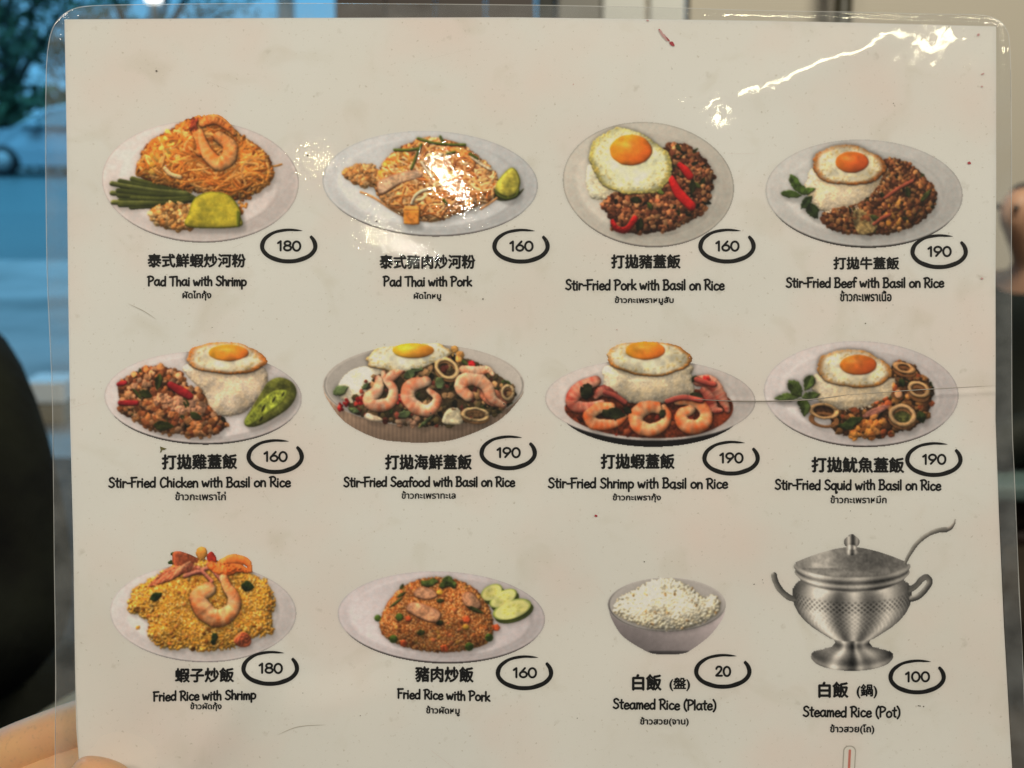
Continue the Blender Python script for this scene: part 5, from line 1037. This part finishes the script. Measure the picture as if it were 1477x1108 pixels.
# --- specks and stains stuck to the plastic
red_m = M_('red_stain', (.42, .03, .05), .4); pink_m = M_('pink_stain', (.62, .36, .36), .5); green_m = M_('herb_crumb', (.14, .13, .04), .6); grit_m = M_('grit', (.10, .085, .07), .7)
def spot(name, cx, cy, a, b_, deg, mat, seed, label=None):
    rg = random.Random(seed); c_, s_ = math.cos(rad(deg)), math.sin(rad(deg)); P = []
    for k in range(14):
        t = k * 2 * math.pi / 14; q = rg.uniform(.72, 1.15); u, v = a * q * math.cos(t), b_ * q * math.sin(t); P.append((cx + u * c_ - v * s_, cy + u * s_ + v * c_))
    return flat_poly(name, P, .00030, mat, None, label)
for k, (cx, cy, a, b_, d, m_) in enumerate(((969, 63.5, 4.4, 2.8, 40, red_m), (958, 53, 9, 2.4, 48, pink_m), (953, 46, 4, 1.8, 48, pink_m), (963, 57, 5, 1.2, 50, red_m), (951, 43, 1.4, 1, 0, red_m), (934, 30, 2.2, 1, 10, pink_m), (1397.5, 235.5, 2.6, 2.2, 0, red_m), (1417, 107, 3, 1.2, -20, pink_m), (1416, 402, 2, 1.6, 0, pink_m), (859.5, 744, 2.4, 1.8, 20, red_m), (1411, 50.5, 2.6, 1.8, -20, pink_m), (1416, 125, 1.6, 1.2, 0, pink_m))):
    spot('food_stain', cx, cy, a, b_, d, m_, k)
flat_poly('herb_crumb', [(231, 644), (234, 645), (237, 646), (240.5, 647), (237, 649), (234, 649), (233, 652), (231, 653), (232, 649)], .0003, green_m)
rg = random.Random(21)
for k in range(34):
    cx, cy = rg.choice([(230, 100), (380, 30), (1328, 1021), (827, 1031), (560, 1028), (168, 958), (1000, 518), (827, 530), (1290, 150), (700, 430), (420, 480), (1100, 840)]) if k < 12 else (rg.uniform(120, 1420), rg.uniform(60, 1090)); a = rg.uniform(.6, 1.5)
    spot('grit_speck', cx + rg.uniform(-6, 6), cy + rg.uniform(-6, 6), a, a * rg.uniform(.5, 1), rg.uniform(0, 180), grit_m if rg.random() < .75 else pink_m, 100 + k)
scr_m = M_('scratch_crease', (.52, .48, .42), .6); crease_shade_m = M_('crease_shade', (.36, .32, .28), .6); scr2 = M_('pink_scratch', (.66, .50, .46), .6)  # the middle one paints the fold's shade as a dark line
def scratch_crease(pts, w, mat):
    P = catmull(pts, 6); d = np.gradient(P, axis=0); d /= np.hypot(*d.T)[:, None]; n_ = np.stack([-d[:, 1], d[:, 0]], 1); wd = w * np.sin(np.linspace(.15, math.pi - .15, len(P)))[:, None]
    A = np.concatenate([P + n_ * wd, P - n_ * wd]); m_ = len(P); link('scratch_crease', grid_mesh('scratch_crease', on_sheet(A[:, 0], A[:, 1], .00028), [(k, k + 1, m_ + k + 1, m_ + k) for k in range(m_ - 1)]), mat, menu, False)
for pts, w, m_ in (([(1000, 576), (1080, 579), (1165, 576.5), (1225, 569)], .75, crease_shade_m), ([(1215, 570), (1330, 562), (1436, 556)], .4, scr_m), ([(185, 438), (208, 449), (226, 461)], .45, scr_m), ([(336, 358), (350, 351)], .6, scr_m), ([(380, 710), (391, 726)], .6, scr_m), ([(104, 588), (128, 581)], .6, scr2), ([(622, 1082), (655, 1108)], .7, scr2), ([(400, 1060), (430, 1048), (470, 1045)], .4, scr_m), ([(858, 504), (866, 512)], .5, scr_m), ([(860, 845), (872, 858)], .5, scr2), ([(780, 360), (800, 330)], .4, scr_m), ([(1050, 222), (1088, 222)], .5, scr2), ([(600, 90), (680, 70)], .35, scr_m), ([(300, 118), (330, 130)], .4, scr_m), ([(1245, 350), (1268, 362)], .4, scr_m)):
    scratch_crease(pts, w, m_)

# ================================================================ the hand holding the menu
hand_m = bpy.data.materials.new('hand_skin'); hand_m.use_nodes = True; nt = hand_m.node_tree; b = nt.nodes['Principled BSDF']; tc = nt.nodes.new('ShaderNodeTexCoord')
c = noise_mix(nt, tc, (.84, .50, .25), 60, (.82, .44, .25), .35, .75); c = noise_mix(nt, tc, c, 600, (.60, .36, .22), .55, .9)
nt.links.new(c, b.inputs['Base Color']); b.inputs['Roughness'].default_value = .45; b.inputs['Subsurface Weight'].default_value = .15; b.inputs['Subsurface Radius'].default_value = (.01, .004, .002); b.inputs['Subsurface Scale'].default_value = .3
person = empty('person'); person.matrix_world = menu.matrix_world.copy(); thing(person, 'bare left hand of a person pinching the lower left corner of the menu', 'person')
def hp(px, py, z, r_, r2=None):
    q = ((px - 738.5) * SC, (YB - py) * SC, z, r_); return q + (r2,) if r2 else q
J = {'palm': hp(-250, 1330, -.045, .026, .017), 'wrist': hp(-430, 1500, -.05, .026, .02), 'arm': hp(-800, 1900, -.04, .036, .032), 'knuckles': hp(-150, 1250, -.046, .024, .015),
     'i1': hp(-105, 1155, -.040, .0105), 'i2': hp(60, 1079, -.026, .0092), 'i3': hp(190, 1030, -.0145, .0085), 'i4': hp(262, 1010, -.0105, .0068),
     'm1': hp(-108, 1222, -.040, .0108), 'm2': hp(52, 1146, -.027, .0098), 'm3': hp(190, 1098, -.0150, .0088), 'm4': hp(270, 1078, -.0108, .007),
     'r1': hp(-125, 1310, -.038, .0098), 'r2': hp(30, 1262, -.026, .0088), 'r3': hp(160, 1220, -.014, .008), 'r4': hp(230, 1200, -.0105, .0066),
     'p1': hp(-150, 1380, -.036, .0086), 'p2': hp(-20, 1350, -.026, .0075), 'p3': hp(80, 1320, -.014, .0068), 'p4': hp(140, 1305, -.0095, .0056),
     't1': hp(-170, 1330, -.020, .0135), 't2': hp(-20, 1275, .006, .0105), 't3': hp(136, 1156, .0145, .0104), 't4': hp(166, 1102, .0138, .0108), 't5': hp(172, 1079, .0126, .0078)}
E = [('palm', 'wrist'), ('wrist', 'arm'), ('palm', 'knuckles'), ('palm', 't1'), ('t1', 't2'), ('t2', 't3'), ('t3', 't4'), ('t4', 't5')]
for f in 'imrp': E += [('knuckles', f + '1'), (f + '1', f + '2'), (f + '2', f + '3'), (f + '3', f + '4')]
link('body', skin('body', J, E, 3), hand_m, person)
def nail_bm(bm):
    c0 = Vector(J['t4'][:3]); ax = (c0 - Vector(J['t3'][:3])).normalized(); sx = ax.cross(Vector((0, 0, 1))).normalized(); up = sx.cross(ax); R = .0080; g = []
    for i in range(9):
        v = -.0075 + .0095 * i / 8; row = []
        for j in range(9):
            a = rad(-52 + 104 * j / 8); w_ = 1 - .25 * max(0, (i - 5) / 3) ** 2; row.append(bm.verts.new(c0 + ax * v + sx * (R * math.sin(a) * w_) + up * (R * math.cos(a) - .0004 * max(0, i - 6) ** 2)))
        g.append(row)
    for i in range(8):
        for j in range(8): bm.faces.new((g[i][j], g[i + 1][j], g[i + 1][j + 1], g[i][j + 1]))
simple('thumb_nail', nail_bm, M_('nail', (.80, .60, .36), .35), person, True)
